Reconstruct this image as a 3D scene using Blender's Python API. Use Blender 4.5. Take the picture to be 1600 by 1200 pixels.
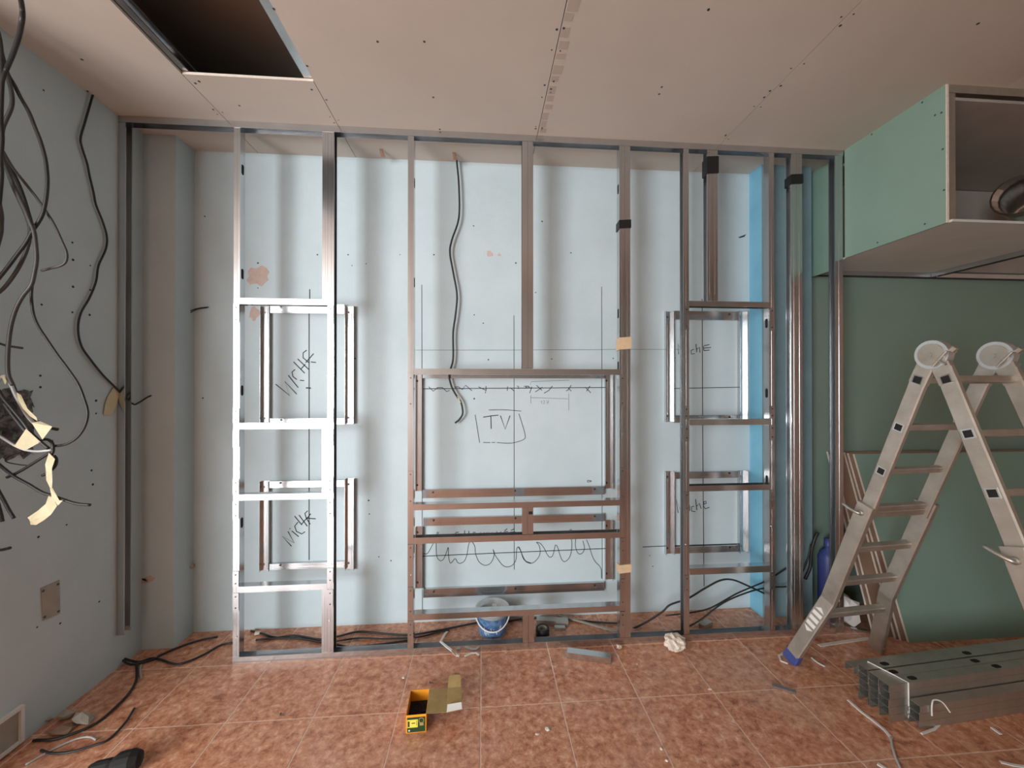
import bpy, bmesh, math, random
from mathutils import Vector, Matrix

random.seed(7)
scene = bpy.context.scene
for o in list(bpy.data.objects):
    bpy.data.objects.remove(o, do_unlink=True)
COL = scene.collection
R = math.radians

# ---------------------------------------------------------------- camera
cam_d = bpy.data.cameras.new('camera')
cam_d.sensor_width = 36.0
cam_d.lens = 613.8 / 1600 * 36.0
cam_d.clip_start = 0.05
cam = bpy.data.objects.new('camera', cam_d)
COL.objects.link(cam)
cam.location = (0, 0, 1.6)
cam.rotation_euler = (R(90.2), 0, R(-4.32))
scene.camera = cam

# ---------------------------------------------------------------- world, lights, exposure
world = bpy.data.worlds.new('world')
scene.world = world
world.use_nodes = True
world.node_tree.nodes['Background'].inputs[0].default_value = (0.80, 0.90, 1.0, 1)
world.node_tree.nodes['Background'].inputs[1].default_value = 0.6


def area(name, loc, rot, sx, sy, power, col, spread=180):
    d = bpy.data.lights.new(name, 'AREA')
    d.shape = 'RECTANGLE'
    d.size, d.size_y = sx, sy
    d.energy = power
    d.color = col
    d.spread = R(spread)
    o = bpy.data.objects.new(name, d)
    COL.objects.link(o)
    o.location = loc
    o.rotation_euler = rot
    return o


# daylight through the window of the next room, behind the camera to the left
area('window_daylight', (-4.75, -4.12, 1.55), (R(90), 0, 0), 3.6, 2.6, 620, (0.94, 1.0, 1.04))

scene.view_settings.view_transform = 'Standard'
scene.view_settings.look = 'None'
scene.view_settings.gamma = 1.0
scene.view_settings.use_curve_mapping = False
scene.view_settings.exposure = 0.12

# room planes in metres: camera stands at x = 0, y = 0
H = 3.128      # plasterboard ceiling
YF = 2.380     # front of the stud frame
YB = 2.700     # back wall
XL = -2.056    # left wall
XS = 2.345     # side of the soffit


# ---------------------------------------------------------------- materials
def srgb(r, g, b):
    def f(c):
        c /= 255.0
        return c / 12.92 if c <= 0.04045 else ((c + 0.055) / 1.055) ** 2.4
    return (f(r), f(g), f(b))


def mat(name, col, rough=0.6, metal=0.0, var=None, col2=None, bump=None, spec=None, alpha=None,
        rvar=0.0, coat=0.0, transmission=0.0):
    m = bpy.data.materials.new(name)
    m.use_nodes = True
    nt = m.node_tree
    b = nt.nodes['Principled BSDF']
    b.inputs['Base Color'].default_value = (*col, 1)
    b.inputs['Roughness'].default_value = rough
    b.inputs['Metallic'].default_value = metal
    if spec is not None:
        b.inputs['Specular IOR Level'].default_value = spec
    if coat:
        b.inputs['Coat Weight'].default_value = coat
        b.inputs['Coat Roughness'].default_value = 0.12
    if transmission:
        b.inputs['Transmission Weight'].default_value = transmission
    if alpha is not None:
        b.inputs['Alpha'].default_value = alpha
    tc = None
    if var or bump:
        tc = nt.nodes.new('ShaderNodeTexCoord')
    if var:
        sc, det, lo, hi = var[:4]
        mp = nt.nodes.new('ShaderNodeMapping')
        if len(var) > 4:
            mp.inputs['Scale'].default_value = var[4]
        n = nt.nodes.new('ShaderNodeTexNoise')
        n.inputs['Scale'].default_value = sc
        n.inputs['Detail'].default_value = det
        n.inputs['Roughness'].default_value = 0.62
        r = nt.nodes.new('ShaderNodeValToRGB')
        r.color_ramp.elements[0].position = lo
        r.color_ramp.elements[1].position = hi
        r.color_ramp.elements[0].color = (*(col2 or tuple(c * 0.85 for c in col)), 1)
        r.color_ramp.elements[1].color = (*col, 1)
        nt.links.new(tc.outputs['Object'], mp.inputs['Vector'])
        nt.links.new(mp.outputs['Vector'], n.inputs['Vector'])
        nt.links.new(n.outputs['Fac'], r.inputs['Fac'])
        nt.links.new(r.outputs['Color'], b.inputs['Base Color'])
        if rvar:
            mr = nt.nodes.new('ShaderNodeMapRange')
            mr.inputs['To Min'].default_value = rough - rvar
            mr.inputs['To Max'].default_value = rough + rvar
            nt.links.new(n.outputs['Fac'], mr.inputs['Value'])
            nt.links.new(mr.outputs['Result'], b.inputs['Roughness'])
    if bump:
        n2 = nt.nodes.new('ShaderNodeTexNoise')
        n2.inputs['Scale'].default_value = bump[0]
        n2.inputs['Detail'].default_value = 5
        bp = nt.nodes.new('ShaderNodeBump')
        bp.inputs['Strength'].default_value = bump[1]
        bp.inputs['Distance'].default_value = 0.01
        nt.links.new(tc.outputs['Object'], n2.inputs['Vector'])
        nt.links.new(n2.outputs['Fac'], bp.inputs['Height'])
        nt.links.new(bp.outputs['Normal'], b.inputs['Normal'])
    return m


def tile_material():
    m = bpy.data.materials.new('terracotta_tile')
    m.use_nodes = True
    nt = m.node_tree
    b = nt.nodes['Principled BSDF']
    geo = nt.nodes.new('ShaderNodeNewGeometry')
    info = nt.nodes.new('ShaderNodeObjectInfo')
    add = nt.nodes.new('ShaderNodeVectorMath')
    add.operation = 'MULTIPLY_ADD'
    comb = nt.nodes.new('ShaderNodeCombineXYZ')
    nt.links.new(info.outputs['Random'], comb.inputs[2])
    nt.links.new(comb.outputs[0], add.inputs[0])
    add.inputs[1].default_value = (9, 9, 9)
    nt.links.new(geo.outputs['Position'], add.inputs[2])
    n = nt.nodes.new('ShaderNodeTexNoise')
    n.inputs['Scale'].default_value = 26
    n.inputs['Detail'].default_value = 8
    n.inputs['Roughness'].default_value = 0.74
    n.inputs['Distortion'].default_value = 0.3
    nt.links.new(add.outputs[0], n.inputs['Vector'])
    r = nt.nodes.new('ShaderNodeValToRGB')
    cr = r.color_ramp
    cr.elements[0].position = 0.34
    cr.elements[0].color = (*srgb(146, 90, 66), 1)
    cr.elements[1].position = 0.70
    cr.elements[1].color = (*srgb(240, 204, 178), 1)
    e = cr.elements.new(0.46)
    e.color = (*srgb(196, 132, 100), 1)
    e = cr.elements.new(0.57)
    e.color = (*srgb(216, 160, 128), 1)
    nt.links.new(n.outputs['Fac'], r.inputs['Fac'])
    # dust lying on the tiles in cloudy patches
    n2 = nt.nodes.new('ShaderNodeTexNoise')
    n2.inputs['Scale'].default_value = 2.2
    n2.inputs['Detail'].default_value = 6
    nt.links.new(geo.outputs['Position'], n2.inputs['Vector'])
    r2 = nt.nodes.new('ShaderNodeValToRGB')
    r2.color_ramp.elements[0].position = 0.5
    r2.color_ramp.elements[1].position = 0.8
    r2.color_ramp.elements[0].color = (0, 0, 0, 1)
    r2.color_ramp.elements[1].color = (0.45, 0.45, 0.45, 1)
    nt.links.new(n2.outputs['Fac'], r2.inputs['Fac'])
    mx = nt.nodes.new('ShaderNodeMix')
    mx.data_type = 'RGBA'
    mx.inputs['B'].default_value = (*srgb(205, 180, 168), 1)
    nt.links.new(r2.outputs['Color'], mx.inputs['Factor'])
    nt.links.new(r.outputs['Color'], mx.inputs['A'])
    nt.links.new(mx.outputs['Result'], b.inputs['Base Color'])
    mr = nt.nodes.new('ShaderNodeMapRange')
    mr.inputs['To Min'].default_value = 0.16
    mr.inputs['To Max'].default_value = 0.42
    nt.links.new(n2.outputs['Fac'], mr.inputs['Value'])
    nt.links.new(mr.outputs['Result'], b.inputs['Roughness'])
    return m


M = {}
M['tile'] = tile_material()
M['grout'] = mat('grout', srgb(232, 206, 190), 0.85, var=(9, 4, 0.3, 0.7))
M['wall'] = mat('pale_blue_paint', srgb(196, 211, 216), 0.62, var=(2.0, 8, 0.25, 0.62), col2=srgb(184, 200, 204),
                bump=(90, 0.12))
M['blue'] = mat('bright_blue_paint', srgb(126, 188, 214), 0.6, var=(5, 7, 0.25, 0.6), col2=srgb(112, 174, 202), bump=(60, 0.2))
M['teal'] = mat('grey_teal_paint', srgb(132, 160, 168), 0.65, var=(4, 7, 0.25, 0.65), col2=srgb(116, 146, 156), bump=(60, 0.2))
M['ceil'] = mat('ceiling_board_paper', srgb(206, 199, 189), 0.8, var=(1.5, 6, 0.3, 0.7), col2=srgb(198, 190, 180))
M['ceil_dark'] = mat('bare_joint_paper', srgb(186, 172, 162), 0.85)
M['plaster_edge'] = mat('gypsum_edge', srgb(226, 214, 200), 0.85, var=(40, 3, 0.3, 0.7))
M['slab'] = mat('concrete_slab', srgb(170, 164, 156), 0.9, var=(3, 6, 0.3, 0.7))
M['green'] = mat('green_board_paper', srgb(134, 164, 150), 0.72, var=(1.8, 6, 0.3, 0.7), col2=srgb(128, 157, 144))
M['green_shaded'] = mat('shaded_green_board', srgb(124, 146, 133), 0.6, var=(1.6, 6, 0.3, 0.7), col2=srgb(117, 139, 126))  # same board as green, with the alcove's shade put into the colour
M['grey_board'] = mat('grey_board_paper', srgb(212, 212, 206), 0.75, var=(2, 5, 0.3, 0.7))
M['brownpaper'] = mat('brown_board_paper', srgb(150, 122, 104), 0.8, var=(3, 5, 0.3, 0.7))
M['white'] = mat('room_white', srgb(225, 220, 212), 0.8)
M['peach'] = mat('peach_paint', srgb(226, 206, 194), 0.7)
M['steel'] = mat('galvanised_steel', (0.62, 0.63, 0.64), 0.20, 0.96, var=(9, 3, 0.25, 0.75, (1, 1, 0.25)),
                 col2=(0.54, 0.55, 0.56), rvar=0.04)
M['steel_dark'] = mat('dull_steel', (0.56, 0.56, 0.52), 0.45, 0.9, var=(12, 5, 0.3, 0.7), col2=(0.46, 0.45, 0.41))
M['screw'] = mat('screw_head', (0.10, 0.10, 0.10), 0.4, 0.9)
M['screw_bright'] = mat('bright_screw_head', (0.75, 0.75, 0.75), 0.25, 1.0)
M['alu'] = mat('dusty_aluminium', srgb(196, 190, 180), 0.45, 0.7, var=(8, 6, 0.3, 0.7), col2=srgb(166, 158, 146))
M['alu_bright'] = mat('hinge_aluminium', srgb(214, 216, 216), 0.36, 0.8, var=(20, 4, 0.3, 0.7))
M['hole'] = mat('black_hole', (0.012, 0.012, 0.012), 0.9)
M['cable'] = mat('black_cable', srgb(40, 39, 39), 0.5, var=(30, 3, 0.3, 0.7))
M['cable_grey'] = mat('grey_cable', srgb(66, 65, 64), 0.5, var=(30, 3, 0.3, 0.7))
M['cable_white'] = mat('pale_cable', srgb(190, 190, 188), 0.5, var=(30, 3, 0.3, 0.7))
M['tape'] = mat('masking_tape', srgb(208, 197, 162), 0.75, var=(18, 4, 0.3, 0.7), bump=(60, 0.3))
M['tape_black'] = mat('black_tape', srgb(24, 24, 25), 0.45)
M['tape_beige'] = mat('beige_tape', srgb(214, 186, 150), 0.7, var=(25, 4, 0.3, 0.7))
M['ink'] = mat('marker_ink', srgb(42, 46, 48), 0.7)
M['pencil'] = mat('pencil_line', srgb(128, 140, 142), 0.8)
M['filler'] = mat('pink_filler', srgb(205, 182, 172), 0.85, var=(30, 5, 0.3, 0.7))
M['bucket'] = mat('translucent_plastic', srgb(214, 220, 222), 0.35, alpha=0.45)
M['bucket_label'] = mat('blue_bucket_label', srgb(58, 92, 136), 0.4, var=(38, 8, 0.42, 0.62), col2=srgb(96, 130, 168))
M['white_plastic'] = mat('white_plastic', srgb(228, 226, 222), 0.45)
M['blue_plastic'] = mat('blue_plastic', srgb(66, 78, 138), 0.45)
M['black_plastic'] = mat('black_plastic', srgb(16, 16, 16), 0.75)
M['card_orange'] = mat('orange_card', srgb(236, 160, 40), 0.55)
M['card_green'] = mat('green_card', srgb(34, 66, 32), 0.5)
M['card_in'] = mat('grey_card', srgb(178, 152, 100), 0.75, var=(14, 5, 0.35, 0.65), col2=srgb(160, 134, 84))
M['card_yellow'] = mat('yellow_label', srgb(238, 224, 90), 0.55)
M['paper'] = mat('crumpled_paper', srgb(226, 212, 196), 0.8, var=(30, 4, 0.3, 0.7))
M['plate'] = mat('filler_plate', srgb(170, 164, 152), 0.7, var=(16, 5, 0.3, 0.7))
M['dirt'] = mat('rough_dark_cavity', srgb(128, 128, 130), 0.9, var=(34, 6, 0.4, 0.6), col2=srgb(70, 70, 73), bump=(60, 1.0))
M['duct'] = mat('foil_duct', (0.72, 0.71, 0.68), 0.2, 1.0)


# ---------------------------------------------------------------- helpers
def link(o, parent=None):
    COL.objects.link(o)
    if parent is not None:
        o.parent = parent
    return o


def obj(name, verts, faces, m, parent=None, smooth=False, mats=None, fmat=None):
    me = bpy.data.meshes.new(name)
    me.from_pydata([tuple(v) for v in verts], [], faces)
    me.materials.append(M[m])
    for x in mats or []:
        me.materials.append(M[x])
    if fmat:
        for p, i in zip(me.polygons, fmat):
            p.material_index = i
    bm = bmesh.new()
    bm.from_mesh(me)
    bmesh.ops.recalc_face_normals(bm, faces=bm.faces)
    bm.to_mesh(me)
    bm.free()
    if smooth:
        for p in me.polygons:
            p.use_smooth = True
    me.update()
    return link(bpy.data.objects.new(name, me), parent)


def tag(o, label=None, cat=None, group=None, kind=None):
    if label:
        o['label'] = label
    if cat:
        o['category'] = cat
    if group:
        o['group'] = group
    if kind:
        o['kind'] = kind
    return o


def thing(name, label, cat, loc=(0, 0, 0), rz=0.0, group=None):
    o = bpy.data.objects.new(name, None)
    o.empty_display_size = 0.1
    o.location = loc
    o.rotation_euler = (0, 0, rz)
    link(o)
    return tag(o, label, cat, group)


class MB:
    """collects simple solids and links them as one mesh"""
    def __init__(self):
        self.v, self.f, self.mi = [], [], []

    def add(self, verts, faces, mi=0):
        n = len(self.v)
        self.v += [tuple(p) for p in verts]
        self.f += [[i + n for i in fc] for fc in faces]
        self.mi += [mi] * len(faces)
        return self

    def box(self, x0, x1, y0, y1, z0, z1, mi=0):
        v = [(x, y, z) for x in (x0, x1) for y in (y0, y1) for z in (z0, z1)]
        f = [(0, 1, 3, 2), (4, 6, 7, 5), (0, 4, 5, 1), (2, 3, 7, 6), (0, 2, 6, 4), (1, 5, 7, 3)]
        return self.add(v, f, mi)

    def bbox(self, x0, x1, y0, y1, z0, z1, b, mi=0):
        """box with its four upper edges chamfered by b"""
        lo = [(x0, y0, z0), (x1, y0, z0), (x1, y1, z0), (x0, y1, z0)]
        md = [(x, y, z1 - b) for x, y, z in lo]
        hi = [(x0 + b, y0 + b, z1), (x1 - b, y0 + b, z1), (x1 - b, y1 - b, z1), (x0 + b, y1 - b, z1)]
        f = [(3, 2, 1, 0), (8, 9, 10, 11)]
        for i in range(4):
            j = (i + 1) % 4
            f += [(i, j, j + 4, i + 4), (i + 4, j + 4, j + 8, i + 8)]
        return self.add(lo + md + hi, f, mi)

    def frustum(self, pts0, pts1, mi=0):
        n = len(pts0)
        f = [tuple(range(n))[::-1], tuple(range(n, 2 * n))]
        f += [(i, (i + 1) % n, (i + 1) % n + n, i + n) for i in range(n)]
        return self.add(list(pts0) + list(pts1), f, mi)

    def extrude(self, sec, org, ea, eb, el, length, mi=0):
        o, ea, eb, el = Vector(org), Vector(ea), Vector(eb), Vector(el)
        p0 = [o + ea * a + eb * b for a, b in sec]
        return self.frustum(p0, [p + el * length for p in p0], mi)

    def disc(self, c, n, r, t, seg=10, mi=0, r1=None):
        """short cylinder with its base at c, along n"""
        n = Vector(n).normalized()
        a = n.orthogonal().normalized()
        b = n.cross(a)
        c = Vector(c)
        r1 = r if r1 is None else r1
        cs = [(math.cos(2 * math.pi * i / seg), math.sin(2 * math.pi * i / seg)) for i in range(seg)]
        return self.frustum([c + (a * u + b * v) * r for u, v in cs],
                            [c + n * t + (a * u + b * v) * r1 for u, v in cs], mi)

    def lathe(self, c, prof, seg=24, mi=0, axis=(0, 0, 1)):
        n = Vector(axis).normalized()
        a = n.orthogonal().normalized()
        b = n.cross(a)
        c = Vector(c)
        vs = []
        for r, z in prof:
            for i in range(seg):
                t = 2 * math.pi * i / seg
                vs.append(c + n * z + (a * math.cos(t) + b * math.sin(t)) * r)
        fs = []
        for k in range(len(prof) - 1):
            for i in range(seg):
                j = (i + 1) % seg
                fs.append((k * seg + i, k * seg + j, (k + 1) * seg + j, (k + 1) * seg + i))
        return self.add(vs, fs, mi)

    def tube(self, pts, r, seg=8, mi=0, r1=None):
        pts = [Vector(p) for p in pts]
        nP = len(pts)
        tang = []
        for i in range(nP):
            d = pts[min(i + 1, nP - 1)] - pts[max(i - 1, 0)]
            tang.append(d.normalized() if d.length > 1e-9 else Vector((0, 0, 1)))
        a = tang[0].orthogonal().normalized()
        vs = []
        for i in range(nP):
            a = (a - tang[i] * a.dot(tang[i])).normalized()
            b = tang[i].cross(a)
            rr = r if r1 is None else r + (r1 - r) * i / (nP - 1)
            for k in range(seg):
                t = 2 * math.pi * k / seg
                vs.append(pts[i] + (a * math.cos(t) + b * math.sin(t)) * rr)
        fs = [tuple(range(seg))[::-1], tuple(range((nP - 1) * seg, nP * seg))]
        for i in range(nP - 1):
            for k in range(seg):
                j = (k + 1) % seg
                fs.append((i * seg + k, i * seg + j, (i + 1) * seg + j, (i + 1) * seg + k))
        return self.add(vs, fs, mi)

    def ribbon(self, pts, w, n, t=0.0008, mi=0):
        """flat strip of width w following pts on a surface with normal n"""
        pts = [Vector(p) for p in pts]
        n = Vector(n).normalized()
        L, Rr = [], []
        for i in range(len(pts)):
            d = pts[min(i + 1, len(pts) - 1)] - pts[max(i - 1, 0)]
            s = d.cross(n)
            s = s.normalized() * (w / 2) if s.length > 1e-9 else Vector((w / 2, 0, 0))
            L.append(pts[i] + s)
            Rr.append(pts[i] - s)
        for i in range(len(pts) - 1):
            q = [L[i], L[i + 1], Rr[i + 1], Rr[i]]
            self.frustum(q, [p + n * t for p in q], mi)
        return self

    def poly(self, pts, n, t, mi=0):
        """flat outline given thickness t along n"""
        n = Vector(n).normalized()
        p0 = [Vector(p) for p in pts]
        return self.frustum(p0, [p + n * t for p in p0], mi)

    def build(self, name, m, parent=None, smooth=False, mats=None):
        o = obj(name, self.v, self.f, m, parent, smooth, mats, self.mi if mats else None)
        if name in ('screw_heads', 'lettering', 'flame_scribble', 'drawn_box', 'label_print'):
            o['kind'] = 'stuff'
        return o


def smooth_path(pts, k=5):
    """Catmull-Rom through the points"""
    P = [Vector(p) for p in pts]
    if len(P) < 3:
        return P
    Q = [P[0] * 2 - P[1]] + P + [P[-1] * 2 - P[-2]]
    out = []
    for i in range(1, len(Q) - 2):
        p0, p1, p2, p3 = Q[i - 1:i + 3]
        for s in range(k):
            t = s / k
            out.append(0.5 * ((2 * p1) + (p2 - p0) * t + (2 * p0 - 5 * p1 + 4 * p2 - p3) * t * t
                              + (3 * p1 - p0 - 3 * p2 + p3) * t ** 3))
    out.append(P[-1])
    return out


def cable(name, pts, r, m, label, cat='cable', group=None, k=5):
    o = MB().tube(smooth_path(pts, k), r, 8).build(name, m, None, True)
    return tag(o, label, cat, group)


def c_section(w=0.048, fl=0.035, lip=0.006, t=0.0014):
    """C profile: web along b at a = 0, flanges along +a"""
    return [(fl, lip), (fl, 0), (0, 0), (0, w), (fl, w), (fl, w - lip), (fl - t, w - lip), (fl - t, w - t),
            (t, w - t), (t, t), (fl - t, t), (fl - t, lip)]


def u_section(w=0.050, fl=0.035, t=0.0014):
    return [(fl, 0), (0, 0), (0, w), (fl, w), (fl, w - t), (t, w - t), (t, t), (fl, t)]


# ================================================================ the setting
def struct(o):
    o['kind'] = 'structure'
    return o


# ---- floor: grout bed, tiles one by one where they can be told apart
S, GX, GY = 0.403, -0.008, 1.963
floor = struct(MB().box(-8, 4.7, -5.7, 2.95, -0.10, -0.0012).build('floor', 'grout'))
tb = MB()
g = 0.0026
tb.bbox(g, S - g, g, S - g, -0.02, 0, 0.0008)
tile0 = tb.build('tile', 'tile', floor)
first = True
far = MB()
for iy in range(-20, 3):
    for ix in range(-20, 13):
        x, y = GX + ix * S, GY + iy * S
        if x + S > 4.7 or y + S > 3.0:
            continue
        if y > 0.3 and x > -3.0:
            if first:
                o, first = tile0, False
            else:
                o = tile0.copy()
                COL.objects.link(o)
                o.parent = floor
            o.location = (x, y, random.uniform(-0.0004, 0.0))
        elif -5.7 < y and -8 < x:
            far.bbox(x + g, x + S - g, y + g, y + S - g, -0.02, 0, 0.0015)
tag(far.build('tiles', 'tile', floor), kind='stuff')

# ---- ceiling: concrete slab, boards screwed below it, an open hatch
ceiling = struct(MB().box(-8.1, 4.8, -5.8, 3.0, 3.56, 3.66).build('ceiling', 'slab'))
BX = [-8.0, -5.94, -4.73, -3.52, -2.3, -1.4705, -0.8458, 0.3345, 1.5036, 2.67, 3.88, 4.7]
TH = 0.0125
HY0, HY1 = 1.15, 2.040           # the hatch runs from HY0 to HY1 between the second and third joint
for i in range(len(BX) - 1):
    x0, x1 = BX[i] + 0.0018, BX[i + 1] - 0.0018
    spans = [(-5.7, -2.4), (-2.397, 0.35), (0.353, 2.95)]
    if i == 5:
        spans = [(-5.7, -2.4), (-2.397, HY0), (HY1, 2.95)]
    for y0, y1 in spans:
        b = MB().box(x0, x1, y0, y1, H, H + TH)
        o = b.build('ceiling_board', 'ceil', ceiling)
# pale cut edge of the board at the end of the hatch
MB().box(BX[5] + 0.002, BX[6] - 0.002, HY1 - 0.0015, HY1, H, H + TH).build('board_edge', 'plaster_edge', ceiling)
for xx, s in ((BX[5] + 0.001, 1), (BX[6] - 0.001, -1)):
    MB().extrude(c_section(0.045, 0.045 if s < 0 else 0.03, 0.006), (xx, HY0 - 0.1, H + TH + 0.002), (s, 0, 0), (0, 0, 1), (0, 1, 0),
                 1.35).build('ceiling_profile', 'steel', ceiling)
# filled joint strip beside the middle seam
sj = MB()
for k in range(40):
    y = -0.2 + k * 0.066
    sj.box(0.3365 + random.uniform(0, 0.006), 0.385 + random.uniform(-0.014, 0.004), y, y + random.uniform(0.03, 0.062), H - 0.0006, H)
tag(sj.build('joint_strip', 'ceil_dark', ceiling), kind='stuff')
sc_ = MB()
for x, y in [(-1.8727, 1.9835), (-1.4482, 2.0962), (-1.4198, 2.0815), (-1.3236, 2.2463), (-1.4869, 2.2886), (-0.844, 1.6576), (-0.8357, 1.9422), (-0.8795, 2.0963), (-0.8325, 2.1658), (-0.8609, 2.353), (-0.2575, 1.7652), (-0.4646, 1.7808), (-0.2598, 2.1038), (0.3184, 1.6618), (0.3473, 1.6536), (0.3567, 1.9473), (0.3158, 1.9757), (0.3528, 1.9988), (0.3163, 2.3155), (0.3534, 2.3069), (0.9166, 1.5274), (0.916, 1.9432), (0.9248, 1.9913), (1.4902, 1.9716), (1.4813, 2.2874), (1.5175, 1.8892), (1.4876, 1.9264), (1.5157, 1.5533), (2.0874, 1.5013), (-0.2541, 2.3644)]:
    sc_.disc((x, y, H + 0.0005), (0, 0, -1), 0.006, 0.0012, 8)
for i in (5, 6, 7, 8):
    for k in range(8):
        yy = 2.30 - k * 0.26
        for dx in (-0.02, 0.02):
            if i in (5, 6) and yy < HY1 + 0.03:
                continue
            sc_.disc((BX[i] + dx, yy + random.uniform(-0.03, 0.03), H + 0.0005), (0, 0, -1), 0.004, 0.0012, 8)
tag(sc_.build('screw_heads', 'screw', ceiling), kind='stuff')

# ---- walls
wall_back = struct(MB().box(XL - 0.3, 4.7, YB, YB + 0.2, -0.05, 3.56).build('wall_back', 'wall'))
wl = MB()
wl.box(XL - 0.16, XL, 1.40, YB + 0.2, -0.05, 3.56)
wall_left = struct(wl.build('wall_left', 'wall'))
struct(MB().box(XL - 0.02, -1.868, 2.545, YB, 0, H).build('trim_1', 'wall'))
# the blue pier at the right end of the back wall
pier = MB()
pier.box(1.925, 2.29, 2.574, YB, 0, H)
pier.box(1.9252, 2.29, 2.572, 2.574, 0, H, 1)
struct(pier.build('trim_2', 'blue', mats=['teal']))
# alcove lining of green board to the right of the pier
struct(MB().box(2.29, 4.7, YB - 0.014, YB, 0, 3.56).build('wall_alcove', 'green_shaded'))
struct(MB().box(4.56, 4.7, -5.7, YB, -0.05, 3.56).build('wall_right', 'peach'))
struct(MB().box(-8.1, -8.0, -5.7, 1.75, -0.05, 3.56).build('wall_side', 'white'))
struct(MB().box(-8.0, XL - 0.16, 1.40, 1.55, -0.05, 3.56).build('wall_front', 'white'))
wr = MB()
for a in ((-8.0, -6.6, -0.05, 3.56), (-6.6, -2.9, -0.05, 0.2), (-6.6, -2.9, 2.9, 3.56), (-2.9, 4.7, -0.05, 3.56)):
    wr.box(a[0], a[1], -4.40, -4.25, a[2], a[3])
struct(wr.build('wall_rear', 'white'))
# unseen wall added behind the camera to shade the alcove, open at the left
struct(MB().box(-1.50, 4.6, -2.15, -2.0, -0.05, 3.56).build('wall_light_blocker', 'white'))
for n, (a, b, c, d) in enumerate(((-6.6, -2.9, 0.2, 2.9),)):
    w = MB()
    w.box(a, a + 0.06, -4.37, -4.31, c, d).box(b - 0.06, b, -4.37, -4.31, c, d)
    w.box(a, b, -4.37, -4.31, c, c + 0.06).box(a, b, -4.37, -4.31, d - 0.06, d)
    w.box((a + b) / 2 - 0.03, (a + b) / 2 + 0.03, -4.37, -4.31, c, d)
    struct(w.build('window_%d' % (n + 1), 'white'))


# ---- marks on the back wall: layout lines and lettering drawn with a marker
def marks(name, strokes, w=0.0042, m='ink', curve=False, label=None, y=None):
    mb = MB()
    w *= 1.3
    yy = (YB if y is None else y) - 0.0004
    for s in strokes:
        p = [(a, yy, b) for a, b in s]
        if curve:
            p = smooth_path(p, 4)
        mb.ribbon(p, w, (0, -1, 0), 0.0006)
    o = mb.build(name, m, wall_back)
    if label:
        o['label'] = label
    return o


marks('layout_line', [[(-1.1428, 2.2381), (-1.1426, 2.119)], [(-1.1467, 2.1189), (-1.1437, 0.4433)]], 0.0046)
marks('layout_line', [[(0.2172, 2.0819), (0.2194, 0.3317)]], 0.003)
marks('layout_line', [[(-0.4097, 2.282), (-0.4037, 0.0512)]], 0.003)
marks('layout_line', [[(0.8347, 2.2925), (0.8376, 0.2428)]], 0.003)
marks('layout_line', [[(-0.4006, 1.5768), (0.8525, 1.5849)]], 0.004)
marks('layout_line', [[(-0.3997, 0.4443), (0.8515, 0.4571)]], 0.004)
marks('layout_line', [[(1.5688, 2.2193), (1.5717, 1.1521), (1.5795, 0.1651)]], 0.004)
marks('layout_line', [[(1.3403, 1.5779), (1.8462, 1.5868)]], 0.004)
marks('layout_line', [[(1.1283, 0.4598), (1.2964, 0.4614), (1.9164, 0.4608)]], 0.004)
marks('pencil_line', [[(-0.4478, 1.8389), (0.204, 1.8433), (0.9631, 1.853), (1.4162, 1.8561)]], 0.003, 'pencil')
marks('tick', [[(-1.1662, 1.5836), (-1.1334, 1.5815)]], 0.006)
marks('lettering', [[(-1.3588, 1.6081), (-1.2694, 1.533), (-1.3009, 1.626), (-1.2246, 1.5422)], [(-1.2786, 1.6663), (-1.215, 1.5849)],
    [(-1.2354, 1.7052), (-1.2548, 1.6881), (-1.2488, 1.6586), (-1.2248, 1.6385)], [(-1.2452, 1.7556), (-1.174, 1.6805)],
    [(-1.2191, 1.7752), (-1.1478, 1.7055)], [(-1.2002, 1.7053), (-1.1703, 1.7404)],
    [(-1.1615, 1.8338), (-1.184, 1.8158), (-1.1847, 1.7831), (-1.1478, 1.7506)], [(-1.1681, 1.7505), (-1.1171, 1.8108)],
    [(-1.1351, 1.7553), (-1.102, 1.7524)], [(-1.2039, 1.6338), (-1.1769, 1.6315)]], 0.0048, label='handwritten NICHE in black marker, slanting')
marks('lettering', [[(-1.2559, 0.5378), (-1.3151, 0.6059), (-1.2382, 0.5588), (-1.2786, 0.6365)], [(-1.2543, 0.639), (-1.2102, 0.5997)],
    [(-1.2689, 0.6559), (-1.264, 0.6519)], [(-1.2147, 0.6962), (-1.236, 0.6702), (-1.2249, 0.635), (-1.19, 0.6169), (-1.1705, 0.6316)],
    [(-1.2373, 0.7367), (-1.1902, 0.6766)], [(-1.2086, 0.7424), (-1.1552, 0.6667)], [(-1.1944, 0.6786), (-1.1553, 0.7252)],
    [(-1.1529, 0.7696), (-1.1713, 0.7522), (-1.1627, 0.7222), (-1.1368, 0.6789)], [(-1.1577, 0.7176), (-1.1339, 0.75)],
    [(-1.1565, 0.7201), (-1.1012, 0.7149)]], 0.0048, label='handwritten NICHE in black marker, slanting')
marks('lettering', [[(1.3941, 1.821), (1.3879, 1.8947), (1.4272, 1.8303), (1.4273, 1.895)], [(1.4676, 1.8763), (1.4699, 1.8321)],
    [(1.5063, 1.8575), (1.4857, 1.8497), (1.4872, 1.8231), (1.5126, 1.827)], [(1.5222, 1.8957), (1.5284, 1.837)],
    [(1.5285, 1.8599), (1.5491, 1.8723), (1.5522, 1.8341)], [(1.5809, 1.8832), (1.6239, 1.8927)], [(1.5809, 1.8664), (1.6343, 1.8714)],
    [(1.5809, 1.8488), (1.6239, 1.8529)], [(1.5777, 1.8817), (1.5809, 1.8488)]], 0.0042, label='handwritten NICHE in black marker')
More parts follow.
